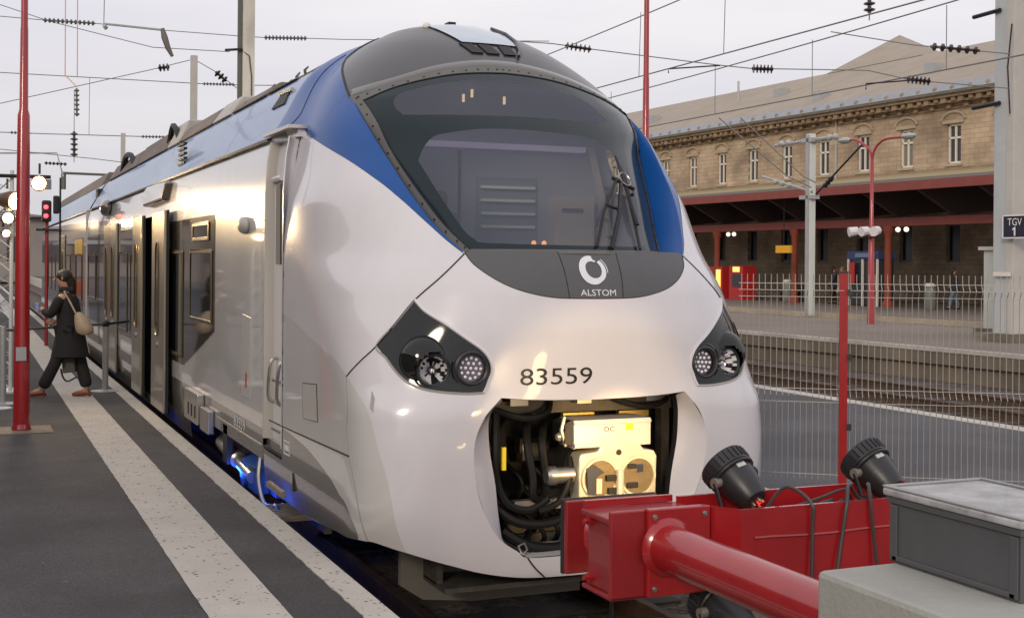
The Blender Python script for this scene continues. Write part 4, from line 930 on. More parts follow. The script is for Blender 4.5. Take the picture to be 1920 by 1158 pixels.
# ---------------- coupler bay
bay = MB(); bay.box((-.9, 1.15, .35), (.9, 1.2, 1.75)); bay.box((-.9, .2, 1.66), (.9, 1.2, 1.7)); bay.box((-.9, .15, .33), (.9, 1.2, .36)); bay.box((-.9, .3, .35), (-.86, 1.2, 1.7)); bay.box((.86, .3, .35), (.9, 1.2, 1.7))
bay = bay.build('coupler_bay', grime, train, 0)
fm = MB(); fm.box((-.85, .28, 1.38), (.85, .36, 1.46)); fm.box((-.85, .9, .6), (.85, 1.0, .72)); fm.box((.70, .36, .5), (.76, .44, 1.40)); fm.box((-.74, .36, .6), (-.68, .44, 1.4)); fm.build('bay_frame', grime, bay, 0)
for x, w_ in ((-.46, .12), (.5, .16), (.0, .1)): MB().box((x, .2, 1.44), (x+w_, .3, 1.52)).build('terminal_box', steel, bay, 0)
for x in (-.05, .35): MB().box((x, .3, 1.33), (x+.22, .34, 1.37)).build('bracket', mat('brass_yellow', (.5, .36, .1), .4, .6), bay, 0)
cp = MB().lathe((.18, .1, 1.0), (.18, 1.15, 1.0), [(0, .11), (.3, .10), (.32, .16), (.5, .16), (.52, .1), (1, .1)], 14).build('coupler', grime, train)
face = [(-.27, -.13), (-.27, .13), (-.255, .155), (-.14, .165), (-.11, .205), (-.06, .215), (.10, .215), (.15, .205), (.18, .165), (.255, .155), (.275, .12), (.27, -.13), (.24, -.15), (-.24, -.15)]
fp = MB().prism(face, lambda u, v, t: (.18+u, t, 1.0+v), -.02, .12).build('coupler_head', castm, cp, 0, .012)
for x, nm in ((-.13, 'left'), (.135, 'right')):
    MB().lathe((.18+x, -.023, 1.0), (.18+x, -.034, 1.0), [(0, .132), (1, .125), (1, .112), (0, .11)], 28, False).build('rim', castm, fp)
    MB().cyl((.18+x, -.0215, 1.0), (.18+x, -.026, 1.0), .118, n=28).build('recess', mat('worn_bronze', (.30, .23, .13), .35, .7, var=.2, vscale=20), fp)
MB().prism([(-.09, -.09), (-.10, .07), (-.05, .09), (.02, .04), (-.02, .02), (-.045, .0), (-.045, -.10)], lambda u, v, t: (.05+u, t, 1.0+v), -.05, -.026).build('coupler_hook', mat('hook_blue_grey', (.09, .10, .12), .35, .7), fp, 0)
for a_ in (((.10, -.05, .90), (.165, -.027, .94)), ((.085, -.06, .985), (.15, -.03, 1.02)), ((.235, -.045, .93), (.31, -.027, .965)), ((.24, -.04, 1.05), (.30, -.027, 1.08)), ((.02, -.04, .905), (.06, -.027, 1.0))): MB().box(*a_).build('latch', blackm if a_[0][0] > .05 else castm, fp, 0, .004)
MB().box((.29, -.06, 1.03), (.335, -.03, 1.08)).build('locking_block', chrome, fp, 0); MB().cyl((.18, -.03, 1.155), (.18, -.018, 1.155), .018).build('pin_hole', blackm, fp)
MB().cyl((.18, -.04, 1.05), (.18, -.04, .90), .028).build('centre_rib', castm, fp)
eb = MB(); eb.box((-.12, .0, 1.19), (.42, .22, 1.36)); eb.box((-.12, -.01, 1.33), (.42, .0, 1.35)); eb.box((-.12, -.02, 1.19), (.02, .0, 1.22)); ebo = eb.build('electric_coupler_box', mat('bright_aluminium_box', (.68, .66, .62), .32, .4), train, 0, .01)
MB().prism([(-.17, 1.22), (-.17, 1.34), (-.122, 1.36), (-.122, 1.2)], lambda u, v, t: (u, t, v), .02, .2).build('end_cap', blackm, ebo, 0)
MB().lathe((-.19, .1, 1.25), (-.16, .1, 1.25), [(0, .02), (1, .035)], 10).build('valve', castm, ebo); MB().tube([(-.15, .05, 1.2), (-.19, .03, 1.3), (-.16, .05, 1.38)], .012).build('lever', castm, ebo)
MB().box((.24, -.008, 1.29), (.29, -.003, 1.34)).build('warning_label', mat('label_yellow', (.85, .6, .02), .5), ebo, 0)
text('DC', ebo, 'lettering', dk, .09, .16, 1.285, 1.315, lambda u, v: (u, -.004, v))
MB().lathe((-.28, .06, 1.02), (-.10, .06, 1.02), [(0, .045), (.1, .06), (.35, .06), (.36, .05), (1, .05)], 14).build('air_coupling', steel, train)
hosem = mat('hose_rubber', (.008, .008, .008), .55, spec=.25)
def hose(pts, r, m=hosem, nm='hose'): return MB().tube(crs(pts, 6), r, 8).build(nm, m, train)
hose([(-.56, .2, 1.42), (-.58, .15, 1.2), (-.57, .16, 1.0), (-.50, .15, .85), (-.36, .14, .80), (-.22, .16, .86)], .028)
hose([(-.30, .3, 1.35), (-.36, .16, 1.2), (-.34, .12, 1.0), (-.33, .13, .88), (-.20, .2, .84)], .026)
hose([(-.18, .3, 1.32), (-.27, .14, 1.22), (-.26, .12, 1.05), (-.24, .16, .9), (-.3, .3, .8)], .026)
hose([(-.62, .2, 1.44), (-.4, .14, 1.37), (-.22, .18, 1.40), (-.15, .3, 1.5)], .022)
hose([(.25, .2, 1.47), (.45, .16, 1.41), (.62, .18, 1.44), (.7, .3, 1.5)], .018)
hose([(-.6, .2, .86), (-.45, .12, .74), (-.2, .12, .72), (.05, .2, .8)], .03)
hose([(-.53, .16, .68), (-.35, .12, .58), (-.1, .14, .57), (.1, .2, .7)], .035)
hose([(-.5, .3, .7), (-.44, .12, .62)], .025); hose([(-.1, .1, 1.12), (-.13, .03, 1.0), (-.2, .04, .86), (-.3, .1, .8)], .022)
for i in range(9):
    a = Vector((rnd.uniform(-.6, -.05), rnd.uniform(.35, .7), rnd.uniform(.65, 1.35))); hose([a, a+Vector((.1, -.1, -.15)), a+Vector((.0, .1, -.4))], .018)
for i in range(14):
    a = (rnd.uniform(-.6, .55), rnd.uniform(.5, .9), rnd.uniform(.6, 1.3)); MB().box(a, (a[0]+rnd.uniform(.05, .25), a[1]+.1, a[2]+rnd.uniform(.04, .15))).build('bay_fitting', grime if i % 3 else steel, bay, 0)
MB().box((-.545, .12, 1.06), (-.52, .14, 1.20)).build('yellow_tag', mat('label_yellow', (.85, .6, .02), .5), train, 0)
MB().tube([(-.45, .08, .60), (-.42, .06, .62), (-.40, .06, .58), (-.43, .07, .55)], .008, 5, True).build('shackle', steel, train)
MB().box((-.45, .14, .80), (-.05, .2, .86)).build('support_bar', steel, bay, 0)
pl = MB(); pl.prism([(-1.05, .30), (-1.05, .56), (.2, .56), (.2, .16), (-.55, .16), (-.9, .2)], lambda u, v, t: (u, t, v), .55, .60); pl.build('snow_plough', mat('plough_grey', (.16, .15, .13), .6), train, 0)

# ---------------- cab door recess
dr = thing('cab_door', (-1.36, 2.5, .9), None, None); dr.parent = train
def ob(mbx, nm, m, par, sm=30, bev=0): return mbx.build(nm, m, par, sm, bev)
def side(z): return lerp_tab(TB, z)
zs = [.95, 1.6, 2.2, 2.85, 3.1, 3.25]
ob(MB().loft([[(-side(z)+.07, y, z) for z in zs] for y in (2.2, 2.86)]), 'door_leaf', white, dr, 60)
for y, nm in ((2.2, 'door_post'), (2.86, 'door_post')):
    d = .045 if y < 2.5 else -.045
    MB().loft([[(-side(z)-.004, y-d*.1, z) for z in zs], [(-side(z)-.004, y+d*.7, z) for z in zs], [(-side(z)+.03, y+d, z) for z in zs], [(-side(z)+.10, y+d, z) for z in zs]]).build(nm, white if y < 2.5 else mat('grey_door_post', (.42, .40, .37), .35), train, 60)
MB().box((-1.34, 2.15, 3.24), (-1.22, 2.9, 3.30)).build('door_header', white, train, 0); MB().box((-1.42, 2.12, 3.30), (-1.2, 3.0, 3.325)).build('gutter_lip', mat('bright_gutter', (.6, .55, .5), .2, .8), train, 0)
MB().box((-1.372, 2.56, 2.30), (-1.35, 2.73, 2.92)).build('door_window', mat('dark_train_glass', (.012, .012, .013), .08, coat=1), dr, 0, .01)
MB().lathe((-1.372, 2.52, 2.96), (-1.372, 2.80, 2.96), [(0, .025), (1, .025)], 8).build('window_lip', white, dr)
for yy in (2.36, 2.66): MB().tube(crs([(-1.36, yy, 1.58), (-1.42, yy-.02, 1.55), (-1.43, yy+.02, 1.30), (-1.38, yy+.04, 1.24)], 4), .014).build('grab_handle', steel, train)
for z in (1.42, 1.05): MB().tube([(-1.36, 2.4, z), (-1.41, 2.4, z), (-1.41, 2.62, z)], .011).build('handle', steel, train)
MB().box((-1.39, 2.24, 1.12), (-1.37, 2.38, 1.30)).build('lock_plate', alum, train, 0)
MB().box((-1.40, 2.2, .86), (-1.2, 2.86, .95)).build('door_sill', dgrey, train, 0)
# steps
stepm = mat('step_tread', (.36, .32, .25), .5, .6, var=.1, vscale=30)
for (z, x0, x1) in ((.62, -1.42, -1.1), (.44, -1.44, -1.15)):
    mb = MB()
    for i in range(7): mb.box((x0, 2.28+i*.075, z-.025), (x1, 2.28+i*.075+.05, z))
    mb.box((x0, 2.26, z-.04), (x1, 2.8, z-.026)); mb.build('step', stepm, train, 0)
MB().box((-1.1, 2.2, .3), (-1.05, 2.9, .9)).build('step_back', dgrey, train, 0)

# ================================================================== CAR BODIES
dkg = mat('dark_train_glass', (.012, .012, .013), .08, coat=1); band = mat('gloss_window_band', (.06, .052, .042), .12, .1, coat=1)
frr = mat('bronze_window_rim', (.24, .19, .12), .25, .8); doorm = mat('brushed_door_leaf', (.40, .355, .28), .3, .75, var=.08, vscale=3, stretch=(1, 1, .1), coat=.4)
def carside(y0, y1, sd, holes, name, bottom):
    """side skin in (y,z) with door openings"""
    lp = [dens([(y0, bottom[0]), (y1, bottom[0]), (y1, 3.27), (y0, 3.27)], .25), dens([(y0, 1.02), (y1, 1.02), (y1, 3.27), (y0, 3.27)], .25)]
    for h in holes: lp.append(dens(h, .2))
    g = [(y0+(y1-y0)*i/40, .5+(3.27-.5)*j/14) for i in range(41) for j in range(15)]
    sk = dens([(y0, 1.02), (y1, 1.02)], .25, False)
    vs, ts = regions(lp, g); A = []; B = []
    for t in ts:
        cy = sum(vs[i][0] for i in t)/3; cz = sum(vs[i][1] for i in t)/3
        if not (y0 < cy < y1 and bottom[0] < cz < 3.27) or any(inpoly(cy, cz, h) for h in holes): continue
        (B if cz < 1.02 else A).append(t)
    for nm, T, m in ((name, A, silver), ('sill_panel', B, dgrey)):
        mb = MB(); mb.v = [Vector((sd*side(v[1]), v[0], v[1])) for v in vs]; mb.f = [tuple(t) for t in T]
        if mb.f: mb.build(nm, m, train, 60)
def rimbox(mbb, y0, y1, z0, z1, x=-1.437, w=.035, d=.012):
    mbb.box((x-d, y0, z0), (x, y0+w, z1)).box((x-d, y1-w, z0), (x, y1, z1)).box((x-d, y0+w, z0), (x, y1-w, z0+w)).box((x-d, y0+w, z1-w), (x, y1-w, z1))
def window(y0, y1, z0, z1, x=-1.437, sd=1):
    mb = MB(); rimbox(mb, y0, y1, z0, z1, x); f = mb.build('window', frr, train, 0, .006)
    MB().box((x-.004, y0+.035, z0+.035), (x+.004, y1-.035, z1-.035)).build('pane', dkg, f, 0); return f
def bandpanel(poly): MB().prism(poly, lambda u, v, t: (-1.43-t, u, v), .0, .006).build('window_band', band, train, 0)
def hole(y0, y1, z0=.60, z1=2.87): return [(y0, z0), (y1, z0), (y1, z1), (y0, z1)]
def leaf(y0, y1, x=-1.47, z0=.6, z1=2.89):
    d = MB().box((x-.035, y0, z0), (x, y1, z1)).build('door', doorm, train, 0, .012)
    yc = (y0+y1)/2; w = .13; zt, zb = z1-.35, z0+.85
    arc = [(yc-w+w-w*math.cos(a), zt-w+w*math.sin(a)) for a in [math.pi*i/8 for i in range(9)]]+[(yc+w*math.cos(a), zb+w-w*math.sin(a)) for a in [math.pi*i/8 for i in range(9)]]
    MB().prism(arc, lambda u, v, t: (x-.035-t, u, v), .001, .006).build('door_window', dkg, d, 0)
    MB().tube([(x-.04, u, v) for u, v in arc], .012, 5, True).build('window_rim', frr, d)
    MB().box((x+.001, y0-.012, z0), (x+.02, y1+.012, z1)).build('rubber_edge', rubber, d, 0)
    MB().cyl((x-.05, yc, 1.35), (x-.036, yc, 1.35), .035).build('door_button', steel, d)
    return d
carside(2.86, 6.55, -1, [], 'body_side', (.89,))
carside(6.55, 19.0, -1, [hole(8.62, 10.3)], 'body_side', (.47,))
carside(2.86, 19.0, 1, [], 'body_side', (.6,))
MB().box((-1.43, 2.86, .78), (-1.38, 6.55, .89)).build('sole_bar', dgrey, train, 0); MB().box((-1.435, 2.9, .875), (-1.43, 4.9, .89)).build('trim_strip', alum, train, 0)
bandpanel([(5.02, 2.70), (5.08, 2.76), (8.6, 2.76), (8.6, 1.21), (6.82, 1.21), (5.02, 1.66)])
window(5.12, 6.42, 1.72, 2.43); window(5.30, 6.28, 2.52, 2.70); window(6.9, 8.0, 1.28, 2.43); window(8.02, 8.58, 1.28, 2.43)
leaf(7.66, 8.70, -1.50); leaf(9.75, 10.68, -1.50)
# vestibule behind the open door
vb = MB(); vb.box((-.2, 8.3, .55), (-.15, 10.6, 2.95)); vb.box((-1.42, 8.3, .55), (-.2, 8.35, 2.95)); vb.box((-1.42, 10.55, .55), (-.2, 10.6, 2.95)); vb.box((-1.42, 8.3, 2.9), (-.2, 10.6, 2.95)); vb.box((-1.42, 8.3, .55), (-.2, 10.6, .6)); vb.build('vestibule', ind, train, 0)
MB().box((-1.40, 8.98, .6), (-1.33, 9.1, 2.87)).build('door_jamb', cream, train, 0); MB().box((-1.38, 8.7, 2.62), (-1.34, 9.9, 2.72)).build('door_gear', steel, train, 0); MB().cyl((-1.36, 9.4, .6), (-1.36, 9.4, 2.6), .018).build('grab_pole', steel, train)
bandpanel([(10.7, 2.76), (13.3, 2.76), (13.3, 1.21), (10.7, 1.21)]); window(10.9, 11.7, 1.28, 2.43); window(12.1, 13.25, 1.28, 2.43)
leaf(13.38, 14.32, -1.437, .58, 2.89); leaf(14.34, 15.28, -1.437, .58, 2.89)
bandpanel([(15.4, 2.76), (18.85, 2.76), (18.85, 1.66), (18.3, 1.21), (15.4, 1.21)]); window(15.5, 16.9, 1.6, 2.43); window(17.1, 18.6, 1.6, 2.43)
# roof side panel and roof
def cantrail(y0, y1, sd):
    rows = []
    zz = [3.285, 3.4, 3.5, 3.65, 3.79, 3.83]
    for i in range(2):
        y = (y0, y1)[i]; rows.append([(sd*side(z), y, z) for z in zz])
    MB().loft(rows).build('roof_panel', roofp, train, 60)
    MB().box((sd*1.385-.03, y0, 3.262), (sd*1.385+.03, y1, 3.284)).build('gutter', blackm, train, 0)
MB().loft([[(side(z)*q, y, z) for q, z in [(-1, 3.83), (-1, 3.9), (1, 3.9), (1, 3.83)]] for y in (2.87, 19)]).build('roof_deck', grime, train, 0)
for a, b in ((2.86, 4.9), (4.91, 7.1), (7.11, 9.6), (9.61, 12.4), (12.41, 15.8), (15.81, 19.0)):
    for q in (-1, 1): cantrail(a, b, q)
for k in range(5): MB().box((-1.318-.001, 7.7, 3.42+k*.055), (-1.28+.0, 8.15, 3.445+k*.055), Matrix.Rotation(0, 4, 'Z')).build('grille_slot', rubber, train, 0)
mb = MB(); mb.prism([(3.15, 3.60), (3.62, 3.60), (3.55, 3.72), (3.22, 3.70)], lambda u, v, t: (-side(v)-t, u, v), -.02, .012); mb.build('side_intake', rubber, train, 0)
MB().tube([(-side(3.72)-.01, 3.15, 3.72), (-side(3.72)-.01, 3.6, 3.73)], .018).build('intake_lip', alum, train)
# roof gear: shrouds, boxes, insulators
gearm = mat('roof_gear_brown', (.16, .13, .11), .7, var=.3, vscale=4); gearl = mat('roof_gear_pale', (.42, .40, .37), .5, var=.15, vscale=4)
for (a, b, h, m) in ((3.4, 4.5, .02, gearm), (4.6, 6.2, .08, gearm), (6.35, 7.3, .16, gearl), (7.4, 9.8, .15, gearm), (9.9, 10.8, .26, gearl), (11.0, 14.2, .24, gearm), (14.4, 18.6, .22, gearm)):
    MB().prism([(-1.08, 3.84), (-.92, 3.9+h), (.92, 3.9+h), (1.08, 3.84)], lambda u, v, t: (u, t, v), a, b).build('roof_box', m, train, 0, .02)
for i in range(12):
    y = 3.5+i*.42; x = -.95+(i % 3)*.03; MB().tube([(x, y, 3.85), (x-.02, y-.03, 3.93), (x, y-.07, 3.955+.01*(i % 2))], [.015, .013, .008], 6).build('roof_fitting', steel, train)
MB().tube(crs([(-.98, 10.2, 3.85), (-1.0, 10.4, 4.05), (-1.0, 10.8, 4.15), (-1.0, 11.1, 3.95)], 5), .04).build('roof_cable', rubber, train); MB().tube(crs([(-.98, 15.2, 3.85), (-1.0, 15.6, 4.1), (-1.0, 16.4, 4.14), (-1.0, 16.9, 3.9)], 5), .05).build('roof_cable', rubber, train)

for y in (7.9, 9.3): pass
MB().prism([(8.1, 3.02), (8.0, 3.24), (9.9, 3.26), (10.2, 3.15), (9.9, 3.0)], lambda u, v, t: (-1.39-t*(.6 if v > 3.2 else 1), u+t*(.8 if u < 9 else -.8), v), .0, .12).build('camera_pod', mat('pod_bronze', (.20, .17, .14), .2, .6, coat=1), train, 0, .03)
MB().ball((-1.47, 15.0, 3.18), .16, 12, 8, (.6, 2, .9)).build('camera_pod', mat('pod_bronze', (.45, .40, .36), .2, .5, coat=1), train)
MB().ball((-1.45, 3.55, 2.62), .09, 12, 8, (.6, 1.5, .8)).build('side_lamp', mat('grey_lamp_housing', (.40, .39, .37), .3), train)
# small side fittings and marks
MB().prism([(3.35, 1.86), (3.7, 1.88), (3.7, 1.2), (3.35, 1.2)], lambda u, v, t: (-1.431-t, u, v), 0, .004).build('inspection_door', mat('inspection_grey', (.50, .48, .46), .3, coat=.6), train, 0)
mb = MB(); mb.box((-1.436, 3.48, 1.28), (-1.4355, 3.54, 1.40)); mb.build('red_mark', vred, train, 0)
lwh = mat('label_white', (.7, .7, .7), .5)
text('83559', train, 'side_number', lwh, 4.02, 3.55, .91, 1.0, lambda u, v: (-1.434, u, v))
mb = MB(); rimbox(mb, 1.95, 2.12, .93, 1.03, -1.432, .008, .003); mb.box((-1.434, 1.98, .96), (-1.432, 2.09, 1.0)); mb.build('data_plate', lwh, train, 0)
MB().box((-1.43, 1.83, .70), (-1.405, 1.87, .83)).build('jack_slot', rubber, train, 0)
bx = MB(); bx.box((-1.50, 5.55, .72), (-1.43, 6.35, 1.02)); bx.build('socket_box', alum, train, 0, .01); bx = MB(); bx.box((-1.49, 5.0, .70), (-1.43, 5.45, .92)); bx.build('socket_box', steel, train, 0, .01)
for i in range(3): MB().box((-1.505, 5.65+i*.2, .78), (-1.50, 5.70+i*.2, .90)).build('slot', rubber, train, 0)
# underframe and bogie with blue light
uf = MB(); uf.box((-1.0, 2.9, .25), (1.0, 35, .6)); uf.box((-1.05, 2.95, .6), (1.05, 6.5, .8)); uf.build('underframe', grime, train, 0)
for y in (3.6, 5.7):
    for q in (-1, 1):
        MB().lathe((q*.70, y, .42), (q*.84, y, .42), [(0, .46), (.2, .42), (1, .42)], 28).build('wheel', rust, train)
bg = MB(); bg.box((-1.12, 3.3, .42), (-.98, 6.0, .60)); bg.box((.98, 3.3, .42), (1.12, 6.0, .60)); bg.build('bogie_frame', mat('bogie_blue_lit', (.03, .09, .34), .4), train, 0, .02)  # blue glow of the under lamps is painted into the bogie colour
MB().lathe((-1.33, 5.1, .62), (-1.33, 3.7, .50), [(0, .05), (.02, .075), (.55, .075), (.56, .055), (1, .055)], 12).build('damper', alum, train)
mb = MB(); mb.lathe((-1.12, 4.0, .5), (-1.36, 4.0, .5), [(0, .16), (.6, .16), (1, .12)], 14); mb.lathe((-1.1, 3.3, .55), (-1.3, 3.3, .55), [(0, .12), (1, .12)], 12); mb.box((-1.33, 3.55, .38), (-1.15, 3.95, .55)); mb.box((-1.3, 2.95, .45), (-1.15, 3.15, .75)); mb.build('axle_box', mat('bogie_blue_lit', (.03, .09, .34), .4), train)
MB().lathe((-1.15, 4.4, .62), (-1.15, 4.4, .88), [(0, .17), (.25, .19), (.5, .16), (.75, .19), (1, .17)], 16).build('air_spring', rubber, train)
MB().tube(crs([(-1.36, 3.2, .85), (-1.40, 3.15, .6), (-1.40, 2.95, .42), (-1.36, 2.8, .42)], 5), .018).build('cable', alum, train)
MB().tube([(-1.38, 2.62+.12*math.cos(i*.5), .34+.12*math.sin(i*.5)) for i in range(13)], .016, 6).build('cable', mat('blue_cable', (.02, .08, .5), .4), train)
MB().box((-1.43, 4.35, .52), (-1.38, 4.55, .86)).build('bracket', rubber, train, 0)
bl_em = mat('blue_led', (.1, .2, 1), .4, emit=(.03, .12, 1), es=3)
for (x, y, z) in ((-1.25, 4.25, .45), (-1.25, 2.95, .38), (-1.2, 9.3, .50), (-1.2, 17.2, .5)):
    o = MB().ball((x, y, z), .03, 8, 6).build('under_lamp', bl_em, train)
    l = bpy.data.lights.new('blue_underlight', 'POINT'); l.energy = 4 if y < 6 else 3; l.color = (.02, .10, 1); l.shadow_soft_size = .05
    lo = bpy.data.objects.new('blue_underlight', l); COL.objects.link(lo); lo.location = (x-.14, y, z+.02)
# following cars
for ci, (y0, y1) in enumerate(((19.35, 35.6),)):
    MB().box((-1.25, y0-.4, .6), (1.25, y0, 3.7)).build('gangway', rubber, train, 0)
    for q in (-1, 1):
        rows = [[(q*side(z), y, z) for z in (.47, .9, 1.02)] for y in (y0, y1)]; MB().loft(rows).build('sill_panel', dgrey, train, 60)
        rows = [[(q*side(z), y, z) for z in (1.02, 1.6, 2.2, 2.85, 3.0, 3.1, 3.2, 3.27)] for y in (y0, y1)]; MB().loft(rows).build('body_side', silver, train, 60)
        cantrail(y0, y1, q)
    MB().loft([[(side(z)*q, y, z) for q, z in [(-1, 3.83), (-1, 3.9), (1, 3.9), (1, 3.83)]] for y in (y0, y1)]).build('roof_deck', grime, train, 0)
    MB().box((-1.43, y0, .47), (1.43, y0+.02, 3.26)).build('end_wall', silver, train, 0)
    MB().prism([(-1.05, 3.84), (-.9, 4.12), (.9, 4.12), (1.05, 3.84)], lambda u, v, t: (u, t, v), y0+1, y1-1).build('roof_box', gearm, train, 0)
    bandpanel([(y0+.6, 2.76), (y1-.6, 2.76), (y1-.6, 1.21), (y0+.6, 1.21)])
    yy = y0+.8
    while yy < y1-2.2:
        if abs(yy-y0-5.2) < .9: leaf(yy, yy+.94, -1.437, .58, 2.89); leaf(yy+.96, yy+1.9, -1.437, .58, 2.89); yy += 2.1
        else: window(yy, yy+1.4, 1.5, 2.43); yy += 1.6
MB().box((-1.442, 20.1, 2.42), (-1.437, 22.0, 2.74)).build('yellow_stripe', mat('class_yellow', (.7, .4, .02), .4), train, 0)
# ================================================================== BUFFER STOP
bs = thing('buffer_stop', (0, -2.35, -.02), 'red painted steel buffer stop with a thick horizontal tube in front of the train nose', 'buffer stop')
bp = MB().box((-1.10, -1.955, .945), (-.63, -1.925, 1.27)).build('buffer_plate', redd, bs, 0, .006)
MB().box((-1.105, -1.925, .94), (-.625, -1.90, 1.275)).build('rubber_pad', rubber, bp, 0, .005)
MB().lathe((-.865, -1.955, 1.11), (-.865, -2.14, 1.11), [(0, .15), (.15, .115), (1, .11)], 24).build('buffer_stem', redp, bs)
hb = MB(); hb.box((-1.11, -2.39, 1.245), (-.64, -2.12, 1.27)); hb.box((-1.105, -2.39, .93), (-.64, -2.12, .95)); hb.box((-1.085, -2.37, .95), (-.66, -2.14, 1.245)); hb.build('buffer_housing', redd, bs, 0, .006)
for z in (1.225, .985): MB().lathe((-1.085, -2.18, z), (-1.125, -2.18, z), [(0, .022), (.5, .022), (.5, .014), (1, .012)], 6).build('bolt', redp, bs, 0)
MB().box((-1.118, -2.415, .945), (-.955, -2.39, 1.305)).build('flange_plate', redd, bs, 0, .006)
p2_ = MB().box((-.955, -2.44, .945), (-.655, -2.40, 1.31)).build('mounting_plate', redp, bs, 0, .006)
for x, z in ((-.925, 1.278), (-.685, 1.278), (-.925, .978), (-.685, .978)):
    MB().lathe((x, -2.44, z), (x, -2.452, z), [(0, .013), (.4, .013), (.4, .008), (1, .008)], 6).build('bolt', steel, p2_, 0)
MB().lathe((-.86, -2.44, 1.146), (-.86, -3.75, 1.146), [(0, .125), (.008, .118), (.018, .100), (.04, .096), (1, .096)], 40).build('buffer_tube', redp, bs, 40)
bm_ = MB(); bm_.box((-.655, -2.17, .95), (0.60, -2.15, 1.30)); bm_.box((-1.09, -2.12, 1.27), (-.655, -2.10, 1.30))
bm_.prism([(-.655, -2.40), (-.565, -2.535), (0.60, -2.535), (0.60, -2.515), (-.555, -2.515), (-.64, -2.385)], lambda u, v, t: (u, v, t), .95, 1.30)
bm_.prism([(-.655, -2.40), (-.56, -2.52), (0.60, -2.52), (0.60, -2.16), (-.655, -2.16)], lambda u, v, t: (u, v, t), 1.14, 1.155)
bm_.build('cross_beam', redp, bs, 0)
MB().tube([(x/10, -2.537-.001*(x % 2), 1.175+.004*math.sin(x)) for x in range(-5, 6)], .006, 5).build('weld_bead', redp, bs)
MB().box((.35, -2.5, -.02), (.58, -2.2, .95)).build('leg', redd, bs, 0)
MB().box((-.95, -3.7, -.02), (-.75, -3.55, 1.06)).build('leg', redd, bs, 0)
# concrete block
blk = MB().box((-1.0, -6.4, -.05), (1.6, -3.64, 1.335)).build('concrete_block', mat('grey_green_concrete', (.36, .365, .34), .75, var=.10, vscale=2.5, bump=.35, bscale=50), None, 0, .02)
tag(blk, 'large pale concrete block into which the red buffer tube runs at lower right', 'concrete block')
# storage crate
crt = thing('storage_crate', (-.50, -3.92, 1.335), 'dark grey plastic storage crate with pale lid on the concrete block', 'crate')
cg = mat('crate_grey_plastic', (.085, .088, .095), .5, var=.08, vscale=6, bump=.1, bscale=120)
q = MB(); q.box((-.695, -4.215, 1.337), (-.305, -3.635, 1.555)); q.box((-.705, -4.225, 1.535), (-.295, -3.625, 1.556))
for y in (-4.21, -3.675): q.box((-.703, y, 1.345), (-.697, y+.035, 1.53))
q.box((-.703, -4.20, 1.345), (-.697, -3.65, 1.362)); q.build('crate_body', cg, crt, 0, .004)
lidm = mat('pale_frosted_lid', (.38, .385, .395), .35, var=.35, vscale=9, coat=.3, detail=3)
q = MB(); q.box((-.715, -4.235, 1.558), (-.285, -3.615, 1.585)); q.build('lid', lidm, crt, 0, .008)
q = MB()
for a, b in (((-.715, -4.235, 1.585), (-.695, -3.615, 1.592)), ((-.305, -4.235, 1.585), (-.285, -3.615, 1.592)), ((-.695, -3.635, 1.585), (-.305, -3.615, 1.592))): q.box(a, b)
q.build('lid_rim', mat('lid_rim_grey', (.30, .30, .31), .4), crt, 0, .003)
